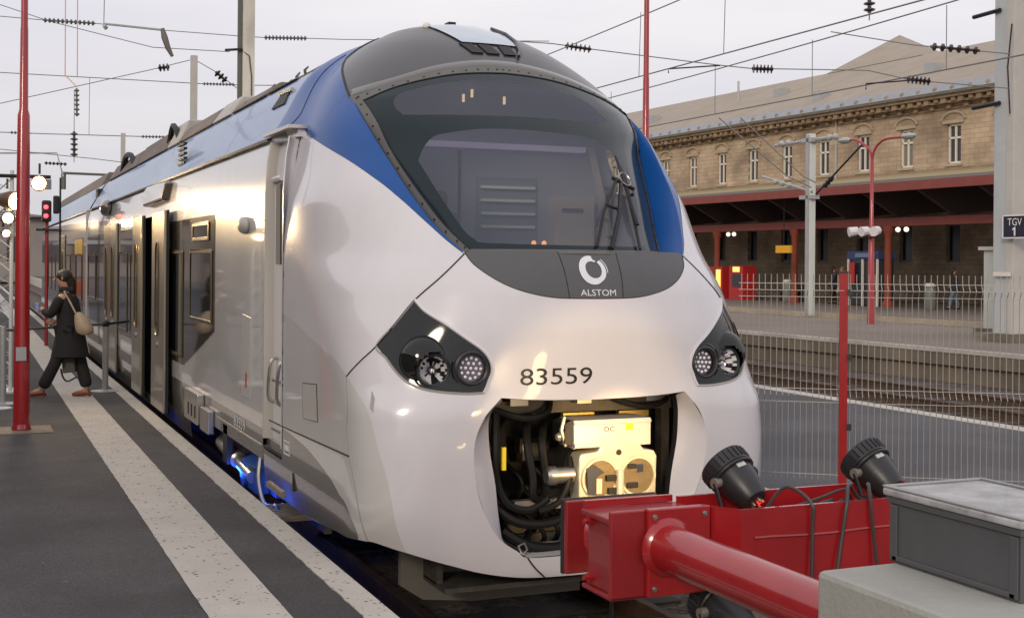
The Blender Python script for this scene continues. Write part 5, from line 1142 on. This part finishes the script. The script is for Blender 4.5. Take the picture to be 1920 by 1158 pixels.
# ---------------- projectors
glow = mat('warm_lamp_glass', (1, .8, .5), .4, emit=(1, .66, .30), es=14)
def projector(name, back, front, lab, on_=True, e=60, cone=70, k=1.0):
    back = Vector(back); front = Vector(front); d = (front-back).normalized()
    o = thing(name, tuple(back), lab, 'spotlight', 'black spotlights on the buffer stop')
    L = (front-back).length; body = MB()
    body.lathe(back, front-d*.05*k, [(0, .045*k), (.04, .062*k), (.14, .072*k), (.5, .090*k), (1, .100*k)], 20)
    u = d.orthogonal().normalized(); w_ = d.cross(u)
    bo = body.build('lamp_body', blackp, o)
    rg_ = MB(); rg_.lathe(front-d*.075*k, front, [(0, .098*k), (.05, .110*k), (.95, .112*k), (1, .104*k)], 32); rg_.build('front_ring', blackp, o)
    q = MB()
    for i in range(26):
        a = 2*math.pi*i/26; p_ = u*math.cos(a)+w_*math.sin(a); q.tube([front-d*.06*k+p_*.112*k, front-d*.01*k+p_*.113*k], .005*k, 4)
    q.tube([front-d*.082*k+(u*math.cos(a/4)+w_*math.sin(a/4))*.104*k for a in range(26)], .010*k, 6)
    q.build('ring_rib', blackp, o)
    q = MB()
    for i in range(16):
        a = 2*math.pi*i/16; p_ = u*math.cos(a)+w_*math.sin(a); q.tube([back+d*.05+p_*.062*k, front-d*.09*k+p_*.096*k], .003*k, 4)
    q.build('body_rib', blackp, o)
    MB().cyl(front-d*.004, front+d*.002, .095*k, n=24).build('lens', glow if on_ else blackm, o)
    s_ = Vector((1, 0, 0)); s_ = (s_-d*s_.dot(d)).normalized(); m_ = back.lerp(front, .62)
    MB().cyl(m_-s_*.085*k, m_-s_*.125*k, .024*k, n=12).build('pivot_knob', mat('dull_knob', (.25, .23, .20), .5, .4), o); MB().cyl(m_+s_*.085*k, m_+s_*.125*k, .024*k, n=12).build('pivot_knob', blackm, o)
    t_ = Vector((0, 0, -1))
    for sg_ in (-1, 1): MB().tube([m_+s_*.118*k*sg_, m_+s_*.118*k*sg_+(t_*.7-d*.5)*.10*k, m_+s_*.09*k*sg_+t_*.20*k], .010*k, 5).build('yoke', blackm, o)
    upv = (Vector((-.1, -.6, .8))-d*Vector((-.1, -.6, .8)).dot(d)).normalized(); lc_ = back.lerp(front, .60); sd_ = d.cross(upv)
    P = [lc_+upv*.091*k+sd_*a*.022*k+d*b*.012*k for a, b in ((-1, -1), (1, -1), (1, 1), (-1, 1))]
    MB().add(P+[p_+upv*.006 for p_ in P], [(0, 3, 2, 1), (4, 5, 6, 7), (0, 1, 5, 4), (1, 2, 6, 5), (2, 3, 7, 6), (3, 0, 4, 7)]).build('rating_label', mat('label_silver', (.5, .52, .5), .4), o, 0)
    cnm = mat('brass_connector', (.5, .4, .25), .25, .9)
    for i in range(5):
        a = 2*math.pi*i/5+.4; p_ = u*math.cos(a)+w_*math.sin(a); MB().cyl(back+p_*.026*k+d*.01, back+p_*.026*k-d*.02, .007, n=8).build('connector', cnm, o)
    MB().cyl(back-d*.001+u*.01, back-d*.016+u*.01, .006, n=6).build('status_led', mat('red_led', (1, .02, .02), .4, emit=(1, .02, .02), es=3), o)
    if on_:
        l = bpy.data.lights.new('projector_light', 'SPOT'); l.energy = e; l.color = (1, .72, .40); l.spot_size = R(cone); l.spot_blend = .6; l.shadow_soft_size = .07
        lo = bpy.data.objects.new('projector_light', l); COL.objects.link(lo); lo.location = front+d*.02
        return o, lo
    return o, None
def aim(lo, tgt):
    d = Vector(tgt)-lo.location; lo.rotation_euler = d.to_track_quat('-Z', 'Y').to_euler()
o1, l1 = projector('spotlight', (-.362, -2.34, 1.285), (-.420, -2.15, 1.435), 'black spotlight on the red beam close to the buffer tube', e=110, cone=42)
o2, l2 = projector('spotlight', (.395, -2.34, 1.285), (.340, -2.15, 1.435), 'black spotlight on the red beam beside the grey crate', e=450, cone=24)
o3, l3 = projector('spotlight', (-.56, -2.58, .80), (-.60, -2.33, .90), 'black spotlight low down beneath the red buffer tube', e=14, cone=40)
l2.data.color = (1, .64, .26); aim(l1, (-.02, 0, 1.42)); aim(l2, (.16, .0, 1.12)); aim(l3, (.1, .1, 1.1))
cbk = mat('grey_cable_sheath', (.05, .045, .045), .5)
for pts, lb in (([(-.33, -2.38, 1.27), (-.26, -2.42, 1.36), (-.22, -2.545, 1.31), (-.215, -2.55, 1.2), (-.225, -2.56, .9)], 'black cable from the left spotlight draped over the red beam'),
                ([(.33, -2.40, 1.18), (.15, -2.40, 1.28), (.03, -2.48, 1.36), (-.03, -2.545, 1.30), (-.06, -2.55, 1.15), (-.10, -2.56, .95)], 'grey cable looping over the middle of the red beam'),
                ([(.3, -2.35, 1.18), (.2, -2.40, 1.32), (.12, -2.50, 1.36), (.095, -2.545, 1.30), (.11, -2.55, 1.15), (.13, -2.56, .95)], 'grey cable over the red beam next to the crate'),
                ([(.38, -2.40, 1.27), (.45, -2.45, 1.33), (.50, -2.545, 1.31), (.52, -2.56, 1.1)], 'black cable hanging beside the right spotlight')):
    o = thing('power_cable', pts[0], lb, 'cable'); MB().tube(crs(pts, 6), .008, 6).build('sheath', cbk, o)
o = thing('cable_connector', (0, -2.3, 1.16), 'row of black plug connectors lying in the open red beam', 'connectors')
for x in (-.12, -.03, .07, .16): MB().lathe((x, -2.36, 1.25), (x+.09, -2.32, 1.26), [(0, .014), (.3, .02), (.6, .016), (1, .014)], 8).build('plug', blackm, o)
MB().tube(crs([(-.2, -2.36, 1.25), (-.05, -2.4, 1.30), (.05, -2.42, 1.33), (.12, -2.38, 1.28)], 5), .007).build('lead', cbk, o); MB().box((-.18, -2.42, 1.155), (.3, -2.28, 1.24)).build('rail_bar', redd, o, 0)
o = thing('power_cable', (-.35, -1.9, 0), 'thin black cable drooping to the ground under the buffer stop', 'cable'); MB().tube(crs([(-1.0, -2.2, .95), (-.98, -2.1, .6), (-1.05, -1.7, .2), (-1.2, -1.2, 0), (-.7, -.8, -.0), (-.4, -.6, .01)], 6), .008).build('sheath', blackm, o)

# ================================================================== FENCE
fn = thing('mesh_fence', (2.48, .75, .55), 'grey welded wire mesh fence on a red post beside the train nose', 'fence')
fwm = mat('fence_wire', (.40, .38, .35), .5, .2)
FA = Vector((1.86, 1.22, 0)); FB = Vector((2.478, .752, 0)); FC = Vector((3.49, .09, 0)); dFC = (FC-FB).normalized(); FE = FB+dFC*4.2
nf = Vector((-dFC.y, dFC.x, 0)); nf = -nf if nf.y > 0 else nf
def panel(a, b):
    L = (b-a).length; d = (b-a)/L; mb = MB(); n = int(L/.0445)
    prof = [(2.26, 0), (2.19, 0), (2.14, .06), (2.09, 0), (1.40, 0), (1.35, .06), (1.30, 0), (.72, 0)]
    for i in range(n+1):
        p_ = a+d*(i*.0445+.02)
        if (p_-b).length < .03: continue
        mb.tube([p_+nf*o_+Vector((0, 0, z)) for z, o_ in prof], .0030, 4)
    for z, o_ in ((2.19, .004), (2.14, .039), (2.09, .004), (1.40, .004), (1.30, .004), (.76, .004)): mb.tube([a+nf*o_+Vector((0, 0, z)), b+nf*o_+Vector((0, 0, z))], .003, 4)
    return mb.build('mesh_panel', fwm, fn)
panel(FA, FB); panel(FB+dFC*.03, FB+dFC*2.5); panel(FB+dFC*2.56, FE)
Mz = Matrix.Rotation(math.atan2(dFC.y, dFC.x), 4, 'Z')
for k_, P_ in enumerate((FB, FB+dFC*2.53)):
    MB().box((-.03, -.035, .55), (.03, .035, 2.27), Matrix.Translation(P_) @ Mz).build('post', redp, fn, 0, .004)
    MB().box((-.033, -.038, 2.27), (.033, .038, 2.285), Matrix.Translation(P_) @ Mz).build('post_cap', blackp, fn, 0)
    for z in (2.1, 1.62, 1.1): MB().box((.025, -.05, z), (.06, -.02, z+.05), Matrix.Translation(P_) @ Mz).build('clamp', blackp, fn, 0)

# ================================================================== LEFT PLATFORM THINGS
tw = thing('lighting_truss', (-3.15, 11.2, .55), 'white lattice lighting tower standing behind the left red column', 'lighting tower')
whm = mat('white_truss_paint', (.62, .62, .60), .4)
ch = [Vector((-3.03, 11.14, 0)), Vector((-3.34, 11.2, 0)), Vector((-3.2, 11.46, 0))]
for c_ in ch: MB().tube([c_+Vector((0, 0, .56)), c_+Vector((0, 0, 3.5))], .025, 8).build('chord', whm, tw)
for i in range(3):
    a, b = ch[i], ch[(i+1) % 3]; mb = MB(); pts = []
    for k in range(19): pts.append((a if k % 2 else b)+Vector((0, 0, .6+k*.155)))
    mb.tube(pts, .011, 5); mb.build('lacing', whm, tw)
MB().box((-3.5, 11.0, .55), (-2.9, 11.6, .575)).build('base_plate', whm, tw, 0)
MB().tube([(-3.9, 11.1, 3.42), (-2.55, 11.05, 3.42)], .025).build('cross_bar', blackm, tw)
fg = mat('floodlight_glow', (1, .8, .5), .4, emit=(1, .70, .33), es=70)
def flood(c, d, r, lb, e=120, tgt=None):
    c = Vector(c); d = Vector(d).normalized(); o = thing('floodlight', tuple(c), lb, 'floodlight', 'lit round floodlights on the lighting tower')
    MB().lathe(c-d*.26*r/.12, c, [(0, .04), (.1, r*.6), (.6, r*.95), (1, r*1.08), (1.0, r*.95)], 18).build('lamp_body', mat('brown_lamp_body', (.09, .05, .03), .4), o)
    MB().lathe(c-d*.03, c+d*.03, [(0, r*.9), (.6, r*.85), (1, r*.4)], 18).build('lens', fg, o)
    MB().tube([c-d*.12+Vector((0, 0, r*1.2)), c-d*.12+Vector((0, 0, r+.16))], .015).build('yoke', blackm, o)
    if e:
        l = bpy.data.lights.new('flood_light', 'SPOT'); l.energy = e; l.color = (1, .72, .42); l.spot_size = R(95); l.spot_blend = .5; l.shadow_soft_size = r
        lo = bpy.data.objects.new('flood_light', l); COL.objects.link(lo); lo.location = c+d*.05; aim(lo, tgt)
flood((-3.0, 10.9, 3.08), (.75, -.65, -.12), .125, 'lit floodlight on the lighting tower left of the red column', 110, (-1.4, 7.5, 2.4))
flood((-2.70, 11.0, 3.33), (-.1, -1, -.1), .10, 'lit floodlight peeking out right of the red column top', 90, (-1.3, 2, 2.8))
flood((-3.08, 11.0, 2.86), (.3, -.9, -.1), .075, 'smaller lit floodlight lower on the tower', 0)
flood((-3.1, 11.0, 2.66), (.3, -.9, -.2), .05, 'smallest lowest floodlight of the tower', 0)
flood((-3.2, 28, 3.45), (.5, -.75, -.1), .14, 'distant floodlight at the left edge beyond the tower', 160, (-1.4, 20, 2.6))
bar = thing('barrier_post', (-1.843, 10.955, .55), 'grey barrier post with round base beside the train door', 'barrier post', 'grey barrier posts joined by a bar')
MB().lathe((0-1.843, 10.955, .55), (-1.843, 10.955, 1.5), [(0, .19), (.01, .19), (.025, .06), (.03, .04), (1, .038)], 20).build('post', galv, bar)
MB().ball((-1.843, 10.955, 1.46), .055, 10, 6).build('bar_joint', blackm, bar)
b2_ = thing('barrier_post', (-3.157, 9.754, .55), 'grey barrier post with round base at the left edge of the picture', 'barrier post', 'grey barrier posts joined by a bar')
MB().lathe((-3.157, 9.754, .55), (-3.157, 9.754, 1.5), [(0, .19), (.01, .19), (.025, .06), (.03, .04), (1, .038)], 20).build('post', galv, b2_)
o = thing('barrier_bar', (-2.5, 10.4, 1.45), 'thin dark barrier bar passing behind the walking woman', 'barrier bar'); MB().tube([(-1.843, 10.955, 1.455), (-3.157, 9.754, 1.45)], .018).build('bar', mat('bar_brown', (.12, .09, .07), .5), o)
o = thing('light_bar', (-1.843, 10.955, 1.455), 'short dark barrier arm reaching from the post to the train side', 'barrier bar'); MB().tube([(-1.80, 10.98, 1.46), (-1.5, 11.4, 1.47)], .018).build('bar', blackm, o)
o = thing('cable_cover', (-3.1, 8.8, .55), 'flat white round disc on the asphalt at far left', 'cover'); MB().lathe((-3.18, 9.2, .552), (-3.18, 9.2, .575), [(0, .12), (.5, .12), (1, .09)], 18).build('disc', whm, o)
# signal
sgn = thing('railway_signal', (-2.05, 20.6, .55), 'railway signal showing two red lights on a thin red post at left', 'signal')
MB().tube([(-2.08, 20.7, .55), (-2.08, 20.7, 3.3)], .035).build('post', redd, sgn)
MB().box((-2.19, 20.55, 3.08), (-2.0, 20.65, 3.52)).build('signal_head', blackm, sgn, 0, .04); MB().box((-1.97, 20.6, 3.25), (-1.85, 20.65, 3.62)).build('backing_board', blackm, sgn, 0, .05)
rl = mat('signal_red', (1, .05, .05), .4, emit=(1, .04, .05), es=6)
for z in (3.2, 3.38): MB().ball((-2.11, 20.54, z), .045, 10, 6).build('red_light', rl, sgn)
MB().box((-2.2, 20.7, 3.75), (-2.0, 20.8, 3.95)).build('top_box', mat('grey_box', (.2, .19, .2), .6), sgn, 0); MB().tube([(-1.82, 20.8, .55), (-1.82, 20.8, 4.0)], .02).build('side_tube', blackm, sgn)
MB().box((-2.3, 20.6, 2.9), (-1.8, 20.9, 2.94)).build('platform_grate', blackm, sgn, 0)

# ================================================================== PEOPLE
skin = mat('skin', (.42, .22, .15), .5); hair_m = mat('dark_brown_hair', (.018, .010, .008), .5); blk_cl = mat('black_wool', (.012, .011, .012), .85); trs = mat('black_trousers', (.014, .013, .014), .8)
def skinmesh(name, V, E, Rr, m, parent, sub=2):
    me = bpy.data.meshes.new(name); me.from_pydata(V, E, []); o = bpy.data.objects.new(name, me); COL.objects.link(o)
    s_ = o.modifiers.new('s', 'SKIN'); sb = o.modifiers.new('u', 'SUBSURF'); sb.levels = sub; sb.render_levels = sub
    if not me.skin_vertices: bpy.context.view_layer.objects.active = o
    if not me.skin_vertices: me.attributes  # layer is added with the modifier
    sv_ = me.skin_vertices[0].data
    for i, r in enumerate(Rr): sv_[i].radius = r if isinstance(r, tuple) else (r, r); sv_[i].use_root = (i == 0)
    bpy.context.view_layer.update()
    m2 = bpy.data.meshes.new_from_object(o.evaluated_get(bpy.context.evaluated_depsgraph_get())); bpy.data.objects.remove(o)
    org = wloc(parent)
    for v in m2.vertices: v.co -= org
    m2.materials.clear(); m2.materials.append(m); m2.shade_smooth()
    o = bpy.data.objects.new(name, m2); COL.objects.link(o); o.parent = parent; return o
def person(base, u, lab, P, cols, sc=1.0, coat=True):
    """P: joints in (u, w, h) metres, u along the figure's side axis in the picture, w away from the viewer"""
    base = Vector(base); u = Vector(u).normalized(); w = Vector((-u.y, u.x, 0))
    def X(p): return base+(u*p[0]+w*p[1]+Vector((0, 0, p[2])))*sc
    o = thing('person', tuple(base), lab, 'person')
    J = {k: X(v) for k, v in P.items() if isinstance(v, tuple) and len(v) == 3 and not isinstance(v[0], tuple)}
    names = ['pelvis', 'belly', 'chest', 'neck', 'chin', 'head', 'crown', 'sh_l', 'el_l', 'wr_l', 'pa_l', 'sh_r', 'el_r', 'wr_r', 'pa_r', 'hip_l', 'kn_l', 'an_l', 'toe_l', 'hip_r', 'kn_r', 'an_r', 'toe_r']
    J['chin'] = J['neck'].lerp(J['head'], .45); J['crown'] = J['head']+(J['head']-J['neck'])*.35
    for s_ in 'lr':
        d = (J['ha_'+s_]-J['el_'+s_]).normalized(); J['wr_'+s_] = J['ha_'+s_]-d*.0*sc; J['pa_'+s_] = J['ha_'+s_]+d*.07*sc
    rad = dict(pelvis=.11, belly=.10, chest=.125, neck=.05, chin=.07, head=.088, crown=.06, sh_l=.055, el_l=.04, wr_l=.026, pa_l=(.036, .018), sh_r=.055, el_r=.04, wr_r=.026, pa_r=(.036, .018), hip_l=.085, kn_l=.055, an_l=.036, toe_l=.03, hip_r=.085, kn_r=.055, an_r=.036, toe_r=.03)
    ix = {n: i for i, n in enumerate(names)}
    E = [('pelvis', 'belly'), ('belly', 'chest'), ('chest', 'neck'), ('neck', 'chin'), ('chin', 'head'), ('head', 'crown')]
    for s_ in 'lr': E += [('chest', 'sh_'+s_), ('sh_'+s_, 'el_'+s_), ('el_'+s_, 'wr_'+s_), ('wr_'+s_, 'pa_'+s_), ('pelvis', 'hip_'+s_), ('hip_'+s_, 'kn_'+s_), ('kn_'+s_, 'an_'+s_), ('an_'+s_, 'toe_'+s_)]
    rr = [tuple(x*sc for x in rad[n]) if isinstance(rad[n], tuple) else rad[n]*sc for n in names]
    body = skinmesh('body', [tuple(J[n]) for n in names], [(ix[a], ix[b]) for a, b in E], rr, cols['skin'], o)
    # fingers: short chains rooted in the palm
    for s_ in 'lr':
        d = (J['pa_'+s_]-J['wr_'+s_]).normalized(); sdv = d.cross(w).normalized() if abs(d.dot(w)) < .9 else d.cross(u).normalized()
        mb = MB()
        for k, ln in enumerate((.065, .075, .07, .055)):
            a = J['pa_'+s_]+sdv*(k-1.5)*.018*sc; mb.tube([a, a+d*ln*.5*sc+w*.004, a+d*ln*.85*sc-u*.02*sc], [.009*sc, .008*sc, .006*sc], 6)
        a = J['wr_'+s_]+d*.03*sc+sdv*.03*sc; mb.tube([a, a+sdv*.025*sc+d*.02*sc, a+sdv*.02*sc+d*.05*sc], [.010*sc, .009*sc, .007*sc], 6)
        mb.build('fingers', cols['skin'], body)
    f = P.get('face', (-1, 0)); fd = (u*f[0]+w*f[1]).normalized(); hc = J['head']; sv2 = fd.cross(Vector((0, 0, 1)))
    MB().tube([hc+fd*.082*sc+Vector((0, 0, .01)), hc+fd*.108*sc-Vector((0, 0, .03*sc)), hc+fd*.085*sc-Vector((0, 0, .035*sc))], [.010*sc, .014*sc, .008*sc], 6).build('nose', cols['skin'], body)
    for q in (-1, 1):
        MB().ball(hc+fd*.080*sc+sv2*q*.032*sc+Vector((0, 0, .012*sc)), .011*sc, 8, 5).build('eye', hair_m, body); MB().ball(hc+sv2*q*.088*sc, .022*sc, 8, 5, (.6, .6, 1.2)).build('ear', cols['skin'], body)
    MB().tube([hc+fd*.084*sc+sv2*k*.02*sc-Vector((0, 0, .055*sc)) for k in (-1, 0, 1)], .006*sc, 5).build('mouth', mat('lips', (.3, .08, .07), .5), body)
    hb_ = MB(); hb_.ball(hc-fd*.028*sc+Vector((0, 0, .022*sc)), .100*sc, 14, 9, (1, 1, 1.02)); hb_.tube([hc-fd*.07*sc, hc-fd*.11*sc-Vector((0, 0, .12*sc)), hc-fd*.13*sc-Vector((0, 0, P.get('hair', .12)*sc))], [.08*sc, .07*sc, .03*sc], 10); hb_.build('hair', cols['hair'], body)
    # trousers and shoes
    tv = ['pelvis', 'hip_l', 'kn_l', 'an_l', 'hip_r', 'kn_r', 'an_r']; tr_r = [.135, .105, .078, .085, .105, .078, .085]
    skinmesh('trousers', [tuple(J[n]+(Vector((0, 0, .02)) if n[:2] == 'an' else Vector((0, 0, 0)))) for n in tv], [(0, 1), (1, 2), (2, 3), (0, 4), (4, 5), (5, 6)], [x*sc for x in tr_r], cols['trousers'], o)
    for s_ in 'lr':
        a, t = J['an_'+s_], J['toe_'+s_]; d = (t-a); d.z = 0; d = d.normalized() if d.length > 1e-4 else fd; z0 = base.z
        h = a.copy(); h.z = z0+.028*sc; lo_ = min(a.z, t.z)
        zt = max(z0, lo_-.05*sc)
        MB().tube([Vector((a.x, a.y, zt+.05*sc))-d*.03*sc, Vector((a.x, a.y, zt+.045*sc))+d*.05*sc, Vector((a.x, a.y, zt+.03*sc))+d*.13*sc, Vector((a.x, a.y, zt+.022*sc))+d*.19*sc], [.036*sc, .04*sc, .036*sc, .02*sc], 8).build('shoe', cols['shoe'], o)
        MB().cyl(Vector((a.x, a.y, zt))-d*.035*sc, Vector((a.x, a.y, zt+.045*sc))-d*.035*sc, .018*sc, .028*sc, 8).build('heel', cols['shoe'], o)
    # coat: lofted rings from shoulders to hem, plus sleeves
    hem = P.get('hem', .45); rings = []
    for (q, ru, rw) in P.get('coat', ((1.0, .07, .07), (.95, .12, .17), (.85, .14, .20), (.6, .145, .18), (.45, .15, .17), (.25, .175, .20), (0, .21, .22))):
        top = P['neck'][2]-.01; h = hem+(top-hem)*q; 
        if h > P['chest'][2]: c_ = J['chest'].lerp(J['neck'], (h-P['chest'][2])/(P['neck'][2]-P['chest'][2]))
        elif h > P['pelvis'][2]: c_ = J['pelvis'].lerp(J['chest'], (h-P['pelvis'][2])/(P['chest'][2]-P['pelvis'][2]))
        else: c_ = J['pelvis'].copy(); 
        c_ = Vector((c_.x, c_.y, base.z+h*sc)); rings.append([c_+(u*ru*math.cos(2*math.pi*i/20)*(1+.03*math.sin(i*2.5)*(1-q))+w*rw*math.sin(2*math.pi*i/20))*sc for i in range(20)])
    MB().loft(rings, True).build('coat', cols['coat'], o, 80)
    for s_ in 'lr': skinmesh('sleeve', [tuple(J['sh_'+s_]), tuple(J['el_'+s_]), tuple(J['wr_'+s_])], [(0, 1), (1, 2)], [.078*sc, .062*sc, .05*sc], cols['coat'], o)
    return o, J
ucam = (math.cos(PSI), -math.sin(PSI), 0)
W_ = dict(pelvis=(.09, 0, .82), belly=(.075, 0, .98), chest=(.055, 0, 1.20), neck=(.03, 0, 1.38), head=(-.02, 0, 1.525), face=(-1, -.35), hair=.30,
  sh_l=(.03, -.17, 1.30), el_l=(-.10, -.20, 1.05), ha_l=(-.22, -.12, 1.12), sh_r=(.07, .17, 1.30), el_r=(.02, .22, 1.03), ha_r=(-.14, .20, .98),
  hip_l=(.06, -.09, .80), kn_l=(-.07, -.09, .44), an_l=(-.24, -.09, .09), toe_l=(-.36, -.09, .06), hip_r=(.10, .09, .80), kn_r=(.20, .09, .44), an_r=(.28, .09, .085), toe_r=(.16, .09, .03),
  hem=.52, coat=((1.0, .06, .07), (.955, .10, .15), (.87, .135, .19), (.7, .15, .17), (.52, .155, .165), (.3, .185, .19), (0, .235, .22)))
wcol = dict(skin=skin, hair=hair_m, coat=blk_cl, trousers=trs, shoe=mat('tan_leather_shoe', (.22, .06, .02), .4))
wb_ = Vector((-2.42, 10.36, .555))
wo_, WJ = person(wb_, ucam, 'woman with long dark hair in black coat and trousers walking left across the platform', W_, wcol, 1.0)
MB().tube([WJ['neck']+Vector(ucam)*a+Vector((0, b, c)) for a, b, c in ((-.055, -.07, 0), (0, -.085, 0), (.06, -.06, 0), (.07, .05, 0), (0, .085, 0), (-.055, .05, 0))], .04, 8, True).build('collar', blk_cl, wo_)
U = Vector(ucam); Wv = Vector((-U.y, U.x, 0))
hbg = thing('handbag', tuple(wb_+U*.28+Vector((0, 0, .9))), 'beige leather shoulder bag carried behind the walking woman', 'handbag')
bgm = mat('beige_leather', (.36, .27, .18), .5, var=.1, vscale=20)
rings = []
for (h, a, b, sh) in ((1.10, .02, .03, -.03), (1.06, .07, .05, -.02), (.98, .10, .065, .01), (.90, .12, .075, .04), (.84, .11, .07, .05), (.81, .05, .04, .05)):
    rings.append([wb_+U*(.29+sh+a*math.cos(2*math.pi*i/14))+Wv*(-.18+b*math.sin(2*math.pi*i/14))+Vector((0, 0, h)) for i in range(14)])
MB().loft(rings, True).build('bag_body', bgm, hbg, 60)
MB().tube(crs([wb_+U*.22-Wv*.18+Vector((0, 0, 1.08)), wb_+U*.14-Wv*.16+Vector((0, 0, 1.22)), wb_+U*.05-Wv*.12+Vector((0, 0, 1.36)), wb_+U*.14-Wv*.05+Vector((0, 0, 1.30))], 5), .012).build('strap', bgm, hbg)
sb_ = thing('black_bag', tuple(wb_+U*.05+Vector((0, 0, .35))), 'grey tote bag with black strap hanging between the legs of the walking woman', 'bag')
MB().prism([(-.02, .50), (.14, .50), (.16, .32), (.0, .30)], lambda a, b, t: tuple(wb_+U*a+Wv*(.02+t)+Vector((0, 0, b))), -.04, .05).build('bag_body', mat('grey_green_cloth', (.10, .10, .085), .8), sb_, 0, .01)
MB().tube(crs([wb_+U*-.03+Vector((0, 0, .36)), wb_+U*.0+Vector((0, 0, .25)), wb_+U*.06+Vector((0, 0, .20)), wb_+U*.18+Vector((0, 0, .26))], 5), .012).build('strap', blackm, sb_)
cup = thing('paper_cup', tuple(WJ['ha_l']), 'small pale blue cup held in front by the walking woman', 'cup'); hp_ = WJ['pa_l']+U*-.03
MB().lathe(hp_-Vector((0, 0, .05)), hp_+Vector((0, 0, .06)), [(0, .025), (1, .036)], 12).build('cup_body', mat('pale_blue_cup', (.25, .35, .62), .4), cup)
# three people under the far canopy
ST_ = (math.cos(PSI), -math.sin(PSI), 0)
def far(y, x, lb, c, stride=.12, f=(-1, 0), s_=1.0, hem=.75):
    P = dict(W_); P.update(pelvis=(0, 0, .88), belly=(0, 0, 1.02), chest=(0, 0, 1.25), neck=(0, 0, 1.45), head=(0, 0, 1.60), face=f, hair=.12, sh_l=(0, -.18, 1.36), el_l=(-.06, -.22, 1.1), ha_l=(-.16, -.16, 1.0), sh_r=(0, .18, 1.36), el_r=(.05, .22, 1.1), ha_r=(-.02, .2, .9),
      hip_l=(0, -.09, .85), kn_l=(-.05-stride/2, -.09, .47), an_l=(-stride, -.09, .09), toe_l=(-stride-.12, -.09, .04), hip_r=(0, .09, .85), kn_r=(stride/2, .09, .47), an_r=(stride, .09, .09), toe_r=(stride-.12, .09, .04), hem=hem)
    return person(ST(x, y, .555), ST_, lb, P, c, s_)
jeans = mat('blue_jeans', (.10, .16, .24), .8)
far(39.6, 39, 'passer-by in dark jacket and light blue jeans under the far canopy', dict(skin=skin, hair=hair_m, coat=mat('dark_jacket', (.02, .018, .022), .8), trousers=jeans, shoe=blackm), .22, (1, 0))
far(45.6, 38.2, 'passer-by in a long tan coat beside the kiosk', dict(skin=skin, hair=mat('fair_hair', (.2, .12, .05), .6), coat=mat('tan_coat', (.45, .30, .15), .8), trousers=trs, shoe=blackm), .08, (-1, 0), 1.0, .55)
far(47.1, 39, 'dark dressed passer-by between the pale mast and the kiosk', dict(skin=skin, hair=hair_m, coat=mat('navy_jacket', (.02, .022, .035), .8), trousers=trs, shoe=blackm), .1, (1, 0))

# ================================================================== FAR BACKGROUND AT LEFT
fb = thing('distant_building', (-3, 130, .0), 'low hazy building beyond the end of the platform at left', 'building')
MB().box((-30, 130, 0), (4, 142, 6.5)).build('wall', mat('far_wall', (.26, .23, .22), .8, var=.2, vscale=.2), fb, 0); MB().prism([(-31, 6.5), (-13, 8.2), (5, 6.5)], lambda u, v, t: (u, t, v), 129, 143).build('roof', mat('far_roof', (.25, .23, .24), .8), fb, 0)
for i in range(8): MB().box((-28+i*4, 129.9, 2), (-26+i*4, 130.02, 4.5)).build('window', pane, fb, 0)
sh = thing('platform_shelter', (-3.4, 45, .55), 'far platform shelter with orange red seats near the signal post', 'shelter')
MB().box((-5.2, 44, 2.9), (-2.6, 50, 3.05)).build('roof', galv, sh, 0)
for y in (44.2, 49.7): MB().tube([(-3.4, y, .55), (-3.4, y, 2.9)], .06).build('post', redd, sh)
for k in range(3): MB().box((-3.6, 44.6+k*1.2, .95), (-3.0, 45.2+k*1.2, 1.5)).build('seat', mat('orange_seat', (.5, .10, .04), .5), sh, 0)
